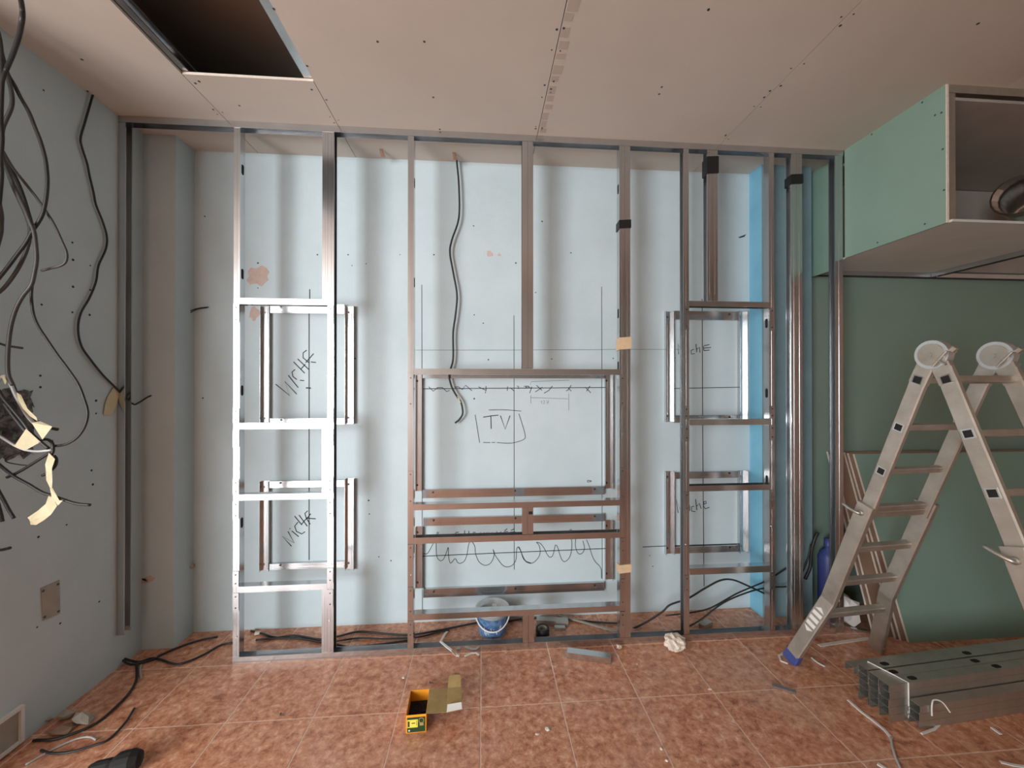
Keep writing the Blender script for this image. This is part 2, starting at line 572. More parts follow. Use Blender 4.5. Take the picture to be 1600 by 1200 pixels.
marks('lettering', [[(1.3889, 0.6934), (1.3752, 0.7876), (1.4084, 0.7038), (1.4237, 0.7775)], [(1.4728, 0.746), (1.474, 0.7065)],
    [(1.5057, 0.7392), (1.4854, 0.7336), (1.4885, 0.7031), (1.5157, 0.6988)], [(1.5171, 0.7876), (1.5271, 0.7101)],
    [(1.5266, 0.7387), (1.5456, 0.7577), (1.5589, 0.7185)], [(1.5767, 0.7485), (1.597, 0.7572), (1.5945, 0.7713), (1.5805, 0.7691), (1.5741, 0.7425), (1.5881, 0.7178), (1.6199, 0.7274)]],
    0.0044, label='handwritten Niche in black marker')
marks('lettering', [[(0.006, 1.3819), (0.0608, 1.3909), (0.1102, 1.395)], [(0.0581, 1.3925), (0.0608, 1.302)],
    [(0.124, 1.3922), (0.157, 1.2984), (0.1901, 1.3918)]], 0.0046, label='handwritten TV in black marker')
marks('drawn_box', [[(-0.0486, 1.3986), (-0.0185, 1.2068)], [(0.0061, 1.2093), (0.0553, 1.2076)], [(0.0636, 1.2087), (0.0883, 1.2084)],
    [(0.0993, 1.2072), (0.1819, 1.2019), (0.2372, 1.2095), (0.2871, 1.2283), (0.2954, 1.2558), (0.276, 1.3278), (0.251, 1.4052)],
    [(0.0443, 1.431), (0.1432, 1.4322), (0.2677, 1.4228)]], 0.0032, curve=True, label='box drawn round the letters TV')
marks('lettering', [[(-0.3621, 1.5903), (-0.3326, 1.5604), (-0.3031, 1.5849), (-0.2708, 1.5848), (-0.2411, 1.5576), (-0.2222, 1.5658)],
    [(-0.1898, 1.5875), (-0.1628, 1.5903), (-0.1356, 1.5711), (-0.1139, 1.6012), (-0.0704, 1.5629)], [(-0.0268, 1.5902), (0.0251, 1.5655), (0.0197, 1.5463)],
    [(0.0251, 1.5957), (0.0251, 1.5655)], [(0.1736, 1.5929), (0.1708, 1.5626)], [(0.1901, 1.5846), (0.2206, 1.5598)],
    [(0.2372, 1.5957), (0.251, 1.5929), (0.2405, 1.5791), (0.2549, 1.5785)], [(0.2871, 1.5929), (0.2993, 1.5951), (0.3015, 1.5807), (0.2882, 1.5796)],
    [(0.3049, 1.5957), (0.316, 1.5957), (0.316, 1.5796), (0.306, 1.5807), (0.3049, 1.5957)], [(0.3149, 1.5957), (0.3372, 1.5763), (0.326, 1.5459)],
    [(0.3416, 1.5918), (0.3372, 1.5763)], [(0.3734, 1.6012), (0.4125, 1.5651)], [(0.365, 1.5541), (0.4153, 1.5873)],
    [(0.4854, 1.5956), (0.4601, 1.5651), (0.4265, 1.5457)], [(0.6179, 1.6012), (0.5953, 1.5677), (0.5811, 1.5622)], [(0.5981, 1.5817), (0.6179, 1.5594)],
    [(0.7513, 1.5956), (0.7257, 1.5592)], [(0.7172, 1.5872), (0.757, 1.548)]], 0.0036, label='zigzag and crosses struck through a line')
marks('lettering', [[(0.3316, 1.5154), (0.5952, 1.5064)], [(0.3344, 1.532), (0.3344, 1.4767)], [(0.6009, 1.5427), (0.6008, 1.4256)],
    [(0.4075, 1.4942), (0.4103, 1.4731)], [(0.4175, 1.4897), (0.4265, 1.4958), (0.4327, 1.4874), (0.4198, 1.4725), (0.4338, 1.4736)],
    [(0.4405, 1.493), (0.459, 1.4957), (0.4489, 1.4696)], [(0.4433, 1.4824), (0.4601, 1.4835)],
    [(0.3316, 1.604), (0.3372, 1.625), (0.4714, 1.6317), (0.6038, 1.6363)]], 0.0026, 'pencil', label='pencilled dimension 127')
marks('lettering', [[(0.7332, 0.9365), (0.7321, 0.9253), (0.7446, 0.924)], [(0.7332, 0.9365), (0.7457, 0.9351)],
    [(0.7492, 0.925), (0.7492, 0.9351), (0.7594, 0.9338), (0.7594, 0.9271), (0.7492, 0.9261)]], 0.0036)
marks('lettering', [[(-0.1612, 0.5998), (-0.1785, 0.5976), (-0.1866, 0.5842), (-0.1774, 0.5649)], [(-0.12, 0.6096), (-0.12, 0.5632)], [(-0.0918, 0.606), (-0.0918, 0.5624)],
    [(-0.12, 0.5845), (-0.0918, 0.5848)], [(-0.0456, 0.5938), (-0.0592, 0.5969), (-0.0668, 0.5808), (-0.0646, 0.5616), (-0.0456, 0.5611)], [(-0.0668, 0.5808), (-0.0483, 0.5814)],
    [(-0.0238, 0.5604), (-0.0101, 0.5956), (0.0008, 0.5761), (0.0117, 0.595), (0.0199, 0.5592)], [(0.0308, 0.5944), (0.0308, 0.5588)],
    [(0.0434, 0.5585), (0.0434, 0.5941), (0.0664, 0.5605), (0.0664, 0.5934)], [(0.0966, 0.5597), (0.0966, 0.5992), (0.1241, 0.5644), (0.1268, 0.5972)],
    [(0.1516, 0.5993), (0.1709, 0.6152)], [(0.1764, 0.5947), (0.1516, 0.5943), (0.1516, 0.5581), (0.1764, 0.5585)], [(0.1516, 0.5767), (0.1709, 0.5773)],
    [(0.1957, 0.6019), (0.2216, 0.6122)], [(0.2261, 0.5922), (0.194, 0.5909), (0.1951, 0.5568), (0.2233, 0.5571)]], 0.0042, label='handwritten CHEMINEE in black marker')
marks('flame_scribble', [[(-0.3987, 0.4616), (-0.372, 0.4607), (-0.3506, 0.4925), (-0.3292, 0.5352), (-0.3131, 0.5781), (-0.3024, 0.6076)],
    [(-0.2944, 0.6046), (-0.3088, 0.5671), (-0.312, 0.5022), (-0.3077, 0.4424), (-0.2942, 0.4176), (-0.2781, 0.41), (-0.2593, 0.4245), (-0.2405, 0.4728), (-0.2303, 0.4985), (-0.2292, 0.4453), (-0.2216, 0.4016), (-0.2108, 0.3931), (-0.1838, 0.421), (-0.1676, 0.3943), (-0.146, 0.3881), (-0.1216, 0.4036), (-0.1053, 0.4412), (-0.0999, 0.4738), (-0.0918, 0.5171), (-0.0782, 0.5331), (-0.0646, 0.5245), (-0.051, 0.4995), (-0.0455, 0.4502), (-0.0264, 0.4004), (0.0008, 0.3749), (0.0282, 0.3685), (0.0555, 0.3813), (0.0747, 0.4135), (0.0818, 0.4516), (0.0736, 0.4754)],
    [(0.0736, 0.4754), (0.0829, 0.4461), (0.1103, 0.4013), (0.1433, 0.3618), (0.1764, 0.3524), (0.2095, 0.365), (0.2316, 0.4028), (0.2349, 0.4632), (0.2438, 0.486), (0.2565, 0.479), (0.2759, 0.4289), (0.2981, 0.3895), (0.337, 0.3728)],
    [(0.2482, 0.4848), (0.2648, 0.4567), (0.2814, 0.4066), (0.3092, 0.3782), (0.3397, 0.3716), (0.3676, 0.3872), (0.3927, 0.4195), (0.3994, 0.458), (0.3899, 0.497), (0.3732, 0.5141), (0.3983, 0.5078), (0.4262, 0.4738), (0.4486, 0.4288), (0.4682, 0.4088), (0.4878, 0.422), (0.5018, 0.4769), (0.5075, 0.4923), (0.5215, 0.4763), (0.5383, 0.4203), (0.5552, 0.3837), (0.5749, 0.3758), (0.6003, 0.3961), (0.6173, 0.44), (0.6218, 0.5122), (0.606, 0.5738), (0.6117, 0.597), (0.6343, 0.5786)],
    [(0.6484, 0.5281), (0.6467, 0.4836), (0.6597, 0.4386), (0.6795, 0.4241), (0.7022, 0.4373), (0.7107, 0.4705), (0.6994, 0.5154)],
    [(0.725, 0.523), (0.7477, 0.4693), (0.7647, 0.413), (0.7875, 0.3675), (0.816, 0.3386), (0.8303, 0.3102), (0.8319, 0.2486)]], 0.0032, curve=True,
    label='flame scribble drawn for the fireplace')
hb = MB()
for x, z in [(-0.0599, 2.6925), (-0.3284, 2.4882), (-0.5548, 2.4826), (-0.8952, 2.474), (-0.8701, 2.4017), (-0.7782, 2.4167), (-1.0939, 2.469), (-0.0553, 2.0827), (0.0059, 2.0264), (0.041, 1.7763), (0.2306, 2.4447), (0.3685, 2.2437), (0.6161, 2.5253), (0.4804, 1.7829), (0.917, 1.7896), (-0.8484, 1.7805), (-0.6919, 0.4496), (-0.6119, 0.4212), (-0.7552, 0.7386), (-0.7594, 0.8286), (-1.8039, 2.7018), (-1.8127, 1.5173), (-1.4723, 2.4047), (-1.4719, 2.2404), (0.9673, 1.3845), (-0.0551, 1.5087), (0.4134, 2.7382), (1.3689, 1.7965), (1.1794, 0.3972), (1.2027, 0.3196), (1.8207, 0.965), (1.9655, 0.7316)]:
    hb.disc((x, YB + 0.0002, z), (0, -1, 0), random.uniform(0.003, 0.006), 0.0008, 7)
tag(hb.build('drill_holes', 'ink', wall_back), kind='stuff')


def blob(c, rx, rz, n=14, jit=0.25, t=0.0008, y=None):
    pts = []
    for i in range(n):
        a = 2 * math.pi * i / n
        k = 1 + random.uniform(-jit, jit)
        pts.append((c[0] + math.cos(a) * rx * k, (YB if y is None else y) - 0.0003, c[1] + math.sin(a) * rz * k))
    return pts


for (c, rx, rz) in (([(-1.468, 2.3205)][0], 0.07, 0.06), ([(-1.4957, 2.0716)][0], 0.03, 0.05), ([(0.0496, 2.5021)][0], 0.022, 0.02), ([(0.1156, 2.4994)][0], 0.012, 0.01)):
    MB().poly(blob(c, rx, rz), (0, -1, 0), 0.0006).build('filler_patch', 'filler', wall_back)
pp = MB()
for (x, z) in [(-2.0143, 0.4247), (-2.0543, 0.4146)]:
    pp.poly(blob((x, z), 0.035, 0.02, y=2.545), (0, -1, 0), 0.0006)
pp.build('filler_patch', 'filler', wall_back)
MB().poly([(a, YB - 0.0003, b) for a, b in [(1.8388, 2.6674), (1.863, 2.6774), (1.9019, 2.6924), (1.8873, 2.6734), (1.8533, 2.6632)]], (0, -1, 0), 0.0008).build('scuff', 'ink', wall_back)
# short ends of wire poking out of the pier and the back wall
for nm, pts in (('wire_end', [(-1.7757, 2.1098), (-1.8223, 2.1008), (-1.861, 2.0839), (-1.8918, 2.063)]), ('wire_end', [(-1.7835, 2.1055), (-1.8339, 2.0925), (-1.8648, 2.0715), (-1.8879, 2.0466)])):
    MB().tube(smooth_path([(a, 2.66 + 0.035 * (1 - i / 3), b) for i, (a, b) in enumerate(pts)]), 0.003, 6).build(nm, 'cable', wall_back, True)
for pts in ([(-2.1374, 2.0973), (-2.1015, 2.1094), (-2.0762, 2.0944), (-2.0761, 2.0519)], [(-2.1374, 2.078), (-2.1085, 2.0553), (-2.0868, 2.0402)]):
    MB().tube(smooth_path([(a, 2.543 - 0.02 * math.sin(i), b) for i, (a, b) in enumerate(pts)]), 0.0025, 6).build('wire_end', 'cable_grey', wall_back, True)
# plaster stub low on the back wall beside the left pier
MB().tube([(a, 2.68, b) for a, b in [(-1.9557, 0.3809), (-1.9015, 0.4241), (-1.8549, 0.4389)]], 0.014, 7).build('plaster_stub', 'plate', wall_back, True)

# ---- left wall: drill holes, filler plate, socket frame, rough cavity
hl = MB()
for y, z in [(2.0012, 2.9865), (2.1338, 2.3181), (2.1372, 2.2322), (2.2246, 2.2298), (2.1377, 2.0968), (2.2251, 2.1019), (2.1351, 1.9673), (2.2222, 1.9701), (1.9969, 1.9777), (1.9929, 1.6452), (1.9931, 1.5915), (2.2582, 1.5185), (2.2585, 1.4502), (2.2426, 1.0754), (2.2355, 1.1514), (1.9877, 0.8959), (2.0837, 0.4375), (2.2798, 0.4362), (1.984, 0.4799), (2.1116, 0.9085)]:
    hl.disc((XL - 0.0002, y, z), (1, 0, 0), random.uniform(0.004, 0.007), 0.0008, 7)
tag(hl.build('drill_holes', 'ink', wall_left), kind='stuff')
pl = thing('filler_plate', 'square grey cover plate low on the left wall', 'plate', (XL, 2.036, 0.567))
q = [(1.9966, 0.6539), (2.0771, 0.653), (2.0806, 0.4861), (2.0052, 0.4968)]
MB().poly([(0, y - 2.036, z - 0.567) for y, z in q], (1, 0, 0), 0.004).build('plate', 'plate', pl)
tabs_ = MB()
for y, z in q:
    tabs_.disc((0.004, (y - 2.036) * 0.8, (z - 0.567) * 0.8), (1, 0, 0), 0.006, 0.0015, 8)
tabs_.build('screw_heads', 'screw', pl)
sf = thing('socket_frame', 'white rimmed empty socket box near the floor on the left wall', 'socket', (XL, 1.86, 0.09))
fr = MB()
fr.box(0, 0.016, -0.16, 0.062, -0.078, -0.066).box(0, 0.016, -0.16, 0.062, 0.07, 0.084).box(0, 0.016, 0.048, 0.062, -0.066, 0.07).box(0, 0.016, -0.16, -0.146, -0.066, 0.07)
fr.build('rim', 'white_plastic', sf)
MB().box(0.0005, 0.004, -0.146, 0.048, -0.066, 0.07).build('backing', 'plate', sf)
cv = thing('wall_cavity', 'rough dark chiselled hole behind the cables on the left wall', 'hole', (XL, 1.80, 1.43))
grid, fc = [], []
nY, nZ = 22, 22
for i in range(nY):
    for j in range(nZ):
        y = -0.17 + 0.33 * i / (nY - 1)
        z = -0.15 + 0.30 * j / (nZ - 1)
        edge = min(i, j, nY - 1 - i, nZ - 1 - j)
        grid.append((0.002 + (random.uniform(0.0, 0.016) if edge else -0.001), y + random.uniform(-0.012, 0.012), z + random.uniform(-0.014, 0.014)))
for i in range(nY - 1):
    for j in range(nZ - 1):
        a = i * nZ + j
        fc.append((a, a + 1, a + nZ + 1, a + nZ))
obj('rubble_surface', grid, fc, 'dirt', cv)

# ---- soffit box over the alcove
so = thing('plasterboard_soffit', 'green plasterboard soffit box hanging under the ceiling at the right', 'soffit', (XS, 1.815, 2.425))
ZB = 2.425


def soff(name, m, *boxes):
    mb = MB()
    for x0, x1, y0, y1, z0, z1 in boxes:
        mb.box(x0 - XS, x1 - XS, y0 - 1.815, y1 - 1.815, z0 - ZB, z1 - ZB)
    return mb.build(name, m, so)


soff('side_panel', 'green', (XS, XS + 0.0125, 1.818, 2.376, ZB, H))
soff('side_panel', 'green', (XS + 0.012, XS + 0.0245, 2.432, YB - 0.015, 2.378, H))
soff('board_edge', 'plaster_edge', (XS, XS + 0.0125, 1.814, 1.818, ZB, H))
soff('bottom_panel', 'grey_board', (XS + 0.0128, 3.29, 1.80, YB - 0.016, ZB, ZB + 0.0125))
soff('lining', 'slab', (XS + 0.05, 4.5, 1.83, YB - 0.016, 3.06, 3.075))
soff('back_lining', 'slab', (XS + 0.03, 4.5, YB - 0.03, YB - 0.017, ZB + 0.02, 3.055))
mb = MB().extrude(c_section(0.048, 0.04), (XS + 0.0128 - XS, 0.002, 0.014), (1, 0, 0), (0, 1, 0), (0, 0, 1), H - ZB - 0.016)
mb.build('stud', 'steel_dark', so)
mb = MB().extrude(u_section(0.05, 0.04), (0.014, 0, H - ZB - 0.001), (0, 0, -1), (0, 1, 0), (1, 0, 0), 2.15)
mb.build('track', 'steel_dark', so)
mb = MB().extrude(u_section(0.05, 0.03), (0.03, YB - 0.066 - 1.815, -0.002), (0, 0, -1), (0, 1, 0), (1, 0, 0), 2.1)
mb.build('track', 'steel', so)
mb = MB().extrude(u_section(0.05, 0.03), (3.275 - XS, 0.0, -0.002), (0, 0, -1), (1, 0, 0), (0, 1, 0), YB - 0.068 - 1.815)
mb.build('track', 'steel', so)
mb = MB()
for y, z in [(1.9239, 3.1129), (1.8362, 2.9972), (1.8312, 2.8069), (1.8263, 2.5949), (2.1974, 3.1161), (2.1649, 2.4501), (1.9139, 2.4577), (1.8647, 3.0036)]:
    mb.disc((0.0005, y - 1.815, z - ZB), (-1, 0, 0), 0.005, 0.0012, 8)
mb.build('screw_heads', 'screw', so)

# foil duct bending out above the soffit
du = MB()
ex, ez = [(3.3251, 2.785)][0]
path = smooth_path([(ex, 2.20, ez), (ex + 0.10, 2.235, ez + 0.012), (ex + 0.22, 2.29, ez + 0.02), (ex + 0.36, 2.36, ez + 0.02), (ex + 0.55, 2.46, ez)], 12)
prof_r = []
vs, fs = [], []
seg = 20
a = None
for i, p in enumerate(path):
    d = (path[min(i + 1, len(path) - 1)] - path[max(i - 1, 0)]).normalized()
    a = d.orthogonal().normalized() if a is None else (a - d * a.dot(d)).normalized()
    b = d.cross(a)
    rr = 0.112 + (0.007 if i % 2 else -0.005)
    for k in range(seg):
        t = 2 * math.pi * k / seg
        vs.append(p + (a * math.cos(t) + b * math.sin(t)) * rr)
for i in range(len(path) - 1):
    for k in range(seg):
        j = (k + 1) % seg
        fs.append((i * seg + k, i * seg + j, (i + 1) * seg + j, (i + 1) * seg + k))
o = obj('foil_duct', vs, fs, 'duct', None, False)
tag(o, 'silver corrugated foil duct bending inside the open soffit', 'duct')


# ================================================================ the stud frame
frame = thing('stud_partition', 'galvanised metal stud framework standing in front of the pale blue wall', 'stud partition', (0, YF, 0))
FY = 0.0


def oval(mb, c, n, u, w, l, mi=0, t=0.0008):
    """slot plate at c, normal n, long side along u"""
    n, u = Vector(n), Vector(u)
    s = n.cross(u)
    c = Vector(c)
    pts = []
    for i in range(8):
        a_ = math.pi * i / 7
        pts.append(c + u * (l / 2 - w / 2 + math.sin(a_) * w / 2) + s * math.cos(a_) * w / 2)
    for i in range(8):
        a_ = math.pi + math.pi * i / 7
        pts.append(c + u * (-(l / 2 - w / 2) + math.sin(a_) * w / 2) + s * math.cos(a_) * w / 2)
    mb.poly(pts, n, t, mi)


def stud(x0, x1, z0, z1, web, slots=(), y=0.0, screws=(), name='stud', rib=True):
    """vertical C profile; front flange spans x0..x1, web on side 'l' or 'r'"""
    mb = MB()
    fl = x1 - x0
    if web == 'l':
        mb.extrude(c_section(0.048, fl), (x0, y, z0), (1, 0, 0), (0, 1, 0), (0, 0, 1), z1 - z0)
        wx, nx = x0, -1
    else:
        mb.extrude(c_section(0.048, fl), (x1, y, z0), (-1, 0, 0), (0, 1, 0), (0, 0, 1), z1 - z0)
        wx, nx = x1, 1
    if rib:     # rolled rib down the middle of the flange
        xm = (x0 + x1) / 2
        mb.box(xm - 0.0022, xm + 0.0022, y - 0.0011, y, z0 + 0.04, z1 - 0.04)
    o = mb.build(name, 'steel', frame)
    if slots:
        for z in slots:
            sb = MB()
            oval(sb, (wx, y + 0.024, z), (nx, 0, 0), (0, 0, 1), 0.022, 0.06)
            sb.build('slot', 'hole', o)
    if screws:
        sb = MB()
        for z in screws:
            sb.disc((x0 + fl * random.uniform(0.35, 0.65), y - 0.0012, z), (0, -1, 0), 0.0045, 0.002, 8)
        sb.build('screw_heads', 'screw_bright', o)
    return o


def bar(x0, x1, z0, z1, opening, y=-0.002, name='crossbar'):
    """horizontal U profile, front flange z0..z1, open 'up' or 'down'"""
    mb = MB()
    if opening == 'up':
        mb.extrude(u_section(0.0505, z1 - z0), (x0, y, z0), (0, 0, 1), (0, 1, 0), (1, 0, 0), x1 - x0)
    else:
        mb.extrude(u_section(0.0505, z1 - z0), (x0, y, z1), (0, 0, -1), (0, 1, 0), (1, 0, 0), x1 - x0)
    return mb.build(name, 'steel', frame)


def tab(x0, x1, z0, z1, y=-0.0042):
    """end flange of a crossbar bent over the stud and screwed"""
    o = MB().box(x0, x1, y, y + 0.0016, z0, z1).build('bent_tab', 'steel', frame)
    sb = MB()
    for z in (z0 + 0.02, z1 - 0.02):
        sb.disc(((x0 + x1) / 2, y + 0.0002, z), (0, -1, 0), 0.004, 0.002, 8)
    sb.build('screw_heads', 'screw', o)
    return o


ZT = H - 0.037
bar(-2.054, 2.337, H - 0.037, H - 0.001, 'down', name='top_track')
bar(-1.432, 0.279, 0.0, 0.036, 'up', -0.0022, name='bottom_track')
bar(0.281, 2.06, 0.0, 0.036, 'up', -0.0022, name='bottom_track')
stud(-2.054, -2.018, 0.19, H - 0.003, 'l', rib=False)
stud(-1.432, -1.397, 0.003, H - 0.003, 'r', (2.86, 2.25, 1.57, 0.80), screws=(2.03, 1.90, 1.5, 1.42, 1.2, 0.9, 0.72, 0.5, 0.30, 0.15))
stud(-0.937, -0.9065, 2.107, H - 0.003, 'r')
stud(-0.937, -0.9065, 0.972, 1.345, 'r')
stud(-0.937, -0.9065, 0.003, 0.405, 'r')
stud(-0.9055, -0.870, 0.003, H - 0.003, 'l', screws=(1.98, 1.62, 1.43, 1.1, 0.75, 0.55, 0.22))
stud(-0.443, -0.408, 0.003, H - 0.003, 'r', (2.82, 2.22, 0.62), screws=(0.60, 0.47, 0.33))
stud(0.242, 0.2755, 1.703, H - 0.003, 'r')
stud(0.2765, 0.310, 1.703, H - 0.003, 'l')
stud(0.849, 0.8825, 0.003, H - 0.003, 'l', (2.83, 2.05, 1.72), screws=(1.3, 1.1, 0.95, 0.56, 0.36, 0.12))
stud(0.8835, 0.918, 0.003, H - 0.003, 'r')
stud(1.262, 1.297, 0.003, H - 0.003, 'r', screws=(2.08, 1.8, 0.9, 0.6))
stud(1.829, 1.864, 0.003, H - 0.003, 'l', (2.0, 1.55, 0.99), screws=(2.08, 1.2, 0.9, 0.7))
stud(1.418, 1.4515, 2.134, H - 0.003, 'r')
stud(1.4525, 1.487, 2.134, H - 0.003, 'l')
stud(1.981, 2.0165, 0.003, H - 0.003, 'r')
stud(2.0175, 2.055, 0.003, H - 0.003, 'l')
stud(2.282, 2.335, 0.003, H - 0.003, 'r')
for z0, z1, op in ((2.070, 2.105, 'down'), (1.347, 1.382, 'down'), (0.936, 0.970, 'down'), (0.405, 0.440, 'down')):
    bar(-1.396, -0.907, z0, z1, op)
for z0, z1, op in ((1.665, 1.700, 'up'), (0.856, 0.891, 'down'), (0.656, 0.692, 'up'), (0.202, 0.237, 'down')):
    bar(-0.407, 0.848, z0, z1, op)
for z0, z1, op in ((2.098, 2.132, 'down'), (1.349, 1.386, 'down'), (0.933, 0.968, 'up'), (0.41, 0.45, 'down')):
    bar(1.298, 1.828, z0, z1, op)
p1 = stud(0.242, 0.2755, 0.694, 0.855, 'l', rib=False)
p2 = stud(0.2765, 0.310, 0.694, 0.855, 'r', rib=False)
MB().box(0.282, 0.305, -0.0014, 0.0, 0.815, 0.832).build('slot', 'hole', p2)
stud(0.245, 0.279, 0.003, 0.201, 'l', rib=False)
stud(0.2805, 0.315, 0.003, 0.201, 'r', rib=False)
for x0, x1 in ((-1.431, -1.398), (-0.905, -0.871)):
    for z0, z1 in ((1.96, 2.07), (1.382, 1.47), (1.245, 1.345), (0.970, 1.06), (0.83, 0.935), (0.44, 0.53), (0.30, 0.404)):
        tab(x0, x1, z0, z1)
for x0, x1 in ((-0.442, -0.409), (0.850, 0.882)):
    for z0, z1 in ((1.47, 1.664), (0.892, 1.09), (0.56, 0.655), (0.238, 0.40), (0.10, 0.2)):
        tab(x0, x1, z0, z1)
for x0, x1 in ((1.263, 1.296), (1.830, 1.863)):
    for z0, z1 in ((1.95, 2.097), (1.387, 1.47), (1.25, 1.348), (0.81, 0.932), (0.30, 0.409)):
        tab(x0, x1, z0, z1)


def wrap(x0, x1, z0, z1, m, y=-0.0062, d=0.058, lab=None, skew=0.006):
    mb = MB()
    p0 = [(x0 - 0.002, y, z0), (x1 + 0.002, y, z0 + skew), (x1 + 0.002, y + d, z0), (x0 - 0.002, y + d, z0 - skew)]
    p1_ = [(x0 - 0.002, y, z1), (x1 + 0.002, y, z1 + skew), (x1 + 0.002, y + d, z1), (x0 - 0.002, y + d, z1 - skew)]
    mb.frustum(p0, p1_)
    o = mb.build('tape_band', m, frame)
    if lab:
        o['label'] = lab
    return o


wrap(0.847, 0.92, 2.575, 2.625, 'tape_black', lab='black tape band')
wrap(0.847, 0.92, 1.822, 1.896, 'tape_beige', lab='beige tape band')
wrap(0.847, 0.92, 0.437, 0.487, 'tape_beige', lab='beige tape band')
wrap(1.416, 1.489, 2.94, 3.045, 'tape_black', lab='black tape band')
wrap(1.979, 2.057, 2.895, 2.955, 'tape_black', lab='black tape band')


# ================================================================ channel frames screwed to the back wall
def chan(parent, x0, x1, z0, z1, vertical, d=0.03, slots=(), lx=0, lz=0):
    mb = MB()
    y = YB - 0.001 - YB
    if vertical:
        mb.extrude(u_section(x1 - x0, d), (x0 - lx, y, z0 - lz), (0, -1, 0), (1, 0, 0), (0, 0, 1), z1 - z0)
        mid = (x0 + x1) / 2 - lx
        mb.box(mid - 0.006, mid + 0.006, y - 0.004, y - 0.001, z0 - lz + 0.004, z1 - lz - 0.004)
        scr = [(mid - 0.012, z0 - lz + 0.04), (mid - 0.012, z1 - lz - 0.04)]
    else:
        y = -0.024      # web towards the room, flanges back to the wall
        mb.extrude(u_section(z1 - z0, 0.023), (x0 - lx, y, z0 - lz), (0, 1, 0), (0, 0, 1), (1, 0, 0), x1 - x0)
        mid = (z0 + z1) / 2 - lz
        mb.box(x0 - lx + 0.004, x1 - lx - 0.004, y - 0.002, y, mid - 0.012, mid - 0.004)
        scr = [(x0 - lx + 0.07, mid + 0.011), (x1 - lx - 0.07, mid + 0.011)]
        if x1 - x0 > 0.8:
            scr.append(((x0 + x1) / 2 - lx, mid + 0.011))
    o = mb.build('channel', 'steel', parent)
    sb = MB()
    for a_, b_ in scr:
        sb.disc((a_, y - 0.0012, b_), (0, -1, 0), 0.007, 0.003, 8)
    sb.build('screw_heads', 'screw', o)
    if slots:
        sb = MB()
        for z in slots:
            oval(sb, (mid + 0.004, y - 0.004, z - lz), (0, -1, 0), (0, 0, 1), 0.014, 0.07)
        sb.build('slot', 'plate', o)
    return o


def rect(p):
    if len(p) == 3:     # long bars: two corners at the left end, one at the right end
        return p[0][0], p[2][0], min(p[0][1], p[1][1]), max(p[0][1], p[1][1])
    (a, b), (c, d) = p
    return min(a, c), max(a, c), min(b, d), max(b, d)


def wall_frame(label, verts_, bars_, slots=()):
    xs = [v for r_ in verts_ for v in rect(r_)[:2]]
    zs_ = [v for r_ in verts_ for v in rect(r_)[2:]]
    cx, cz = (min(xs) + max(xs)) / 2, min(zs_)
    t = thing('wall_channel_frame', label, 'channel frame', (cx, YB, cz), group='channel frames on the back wall')
    for r_ in verts_:
        x0, x1, z0, z1 = rect(r_)
        chan(t, x0, x1, z0, z1, True, lx=cx, lz=cz, slots=slots)
    for r_ in bars_:
        x0, x1, z0, z1 = rect(r_)
        chan(t, x0, x1, z0, z1, False, lx=cx, lz=cz)
    return t


wall_frame('steel channel rectangle round the upper left NICHE lettering', ([(-1.4418, 1.3439), (-1.3869, 2.1195)], [(-0.9061, 1.3442), (-0.8489, 2.1277)]), ([(-1.3828, 2.0732), (-0.9114, 2.1353)], [(-1.3813, 1.3435), (-0.9103, 1.3827)]))
wall_frame('steel channel rectangle round the lower left NICHE lettering', ([(-1.4438, 0.3862), (-1.3886, 0.973)], [(-0.9047, 0.3756), (-0.8473, 0.9802)]), ([(-1.3845, 0.9308), (-0.9097, 0.9728)], [(-1.3834, 0.3966), (-0.9089, 0.4354)]))
wall_frame('steel channel rectangle round the upper right NICHE lettering', ([(1.2883, 1.3417), (1.3458, 2.1244)], [(1.8312, 1.3471), (1.8909, 2.1321)]), ([(1.3504, 2.0652), (1.828, 2.1266)], [(1.3494, 1.3367), (1.8264, 1.3886)]))
wall_frame('steel channel rectangle round the lower right Niche lettering', ([(1.287, 0.4073), (1.3489, 0.9912)], [(1.8292, 0.4036), (1.8933, 0.9868)]), ([(1.3535, 0.9411), (1.8256, 0.9879)], [(1.3527, 0.4143), (1.8245, 0.4589)]))
wall_frame('wide steel channel rectangle round the TV lettering', ([(-0.447, 0.8866), (-0.4049, 1.67)], [(0.8519, 0.8783), (0.9077, 1.6726)]), ([(-0.4, 0.8424), (-0.4001, 0.8986), (0.8473, 0.8694)], [(-0.4007, 1.6483), (-0.4007, 1.7004), (0.848, 1.677)]))
wall_frame('wide low steel channel rectangle round the flame scribble', ([(-0.4464, 0.23), (-0.3999, 0.6476)], [(0.8514, 0.2423), (0.9067, 0.6573)]), ([(-0.3956, 0.6562), (-0.3957, 0.7081), (0.8471, 0.6767)], [(-0.3952, 0.1762), (-0.3953, 0.2323), (0.8468, 0.2111)]))

# ================================================================ ladder
LAD = thing('folding_ladder', 'dusty aluminium multi-position ladder standing open like an A at the right', 'ladder', (2.125, 1.575, 0), R(4.5))
HZ = 1.733


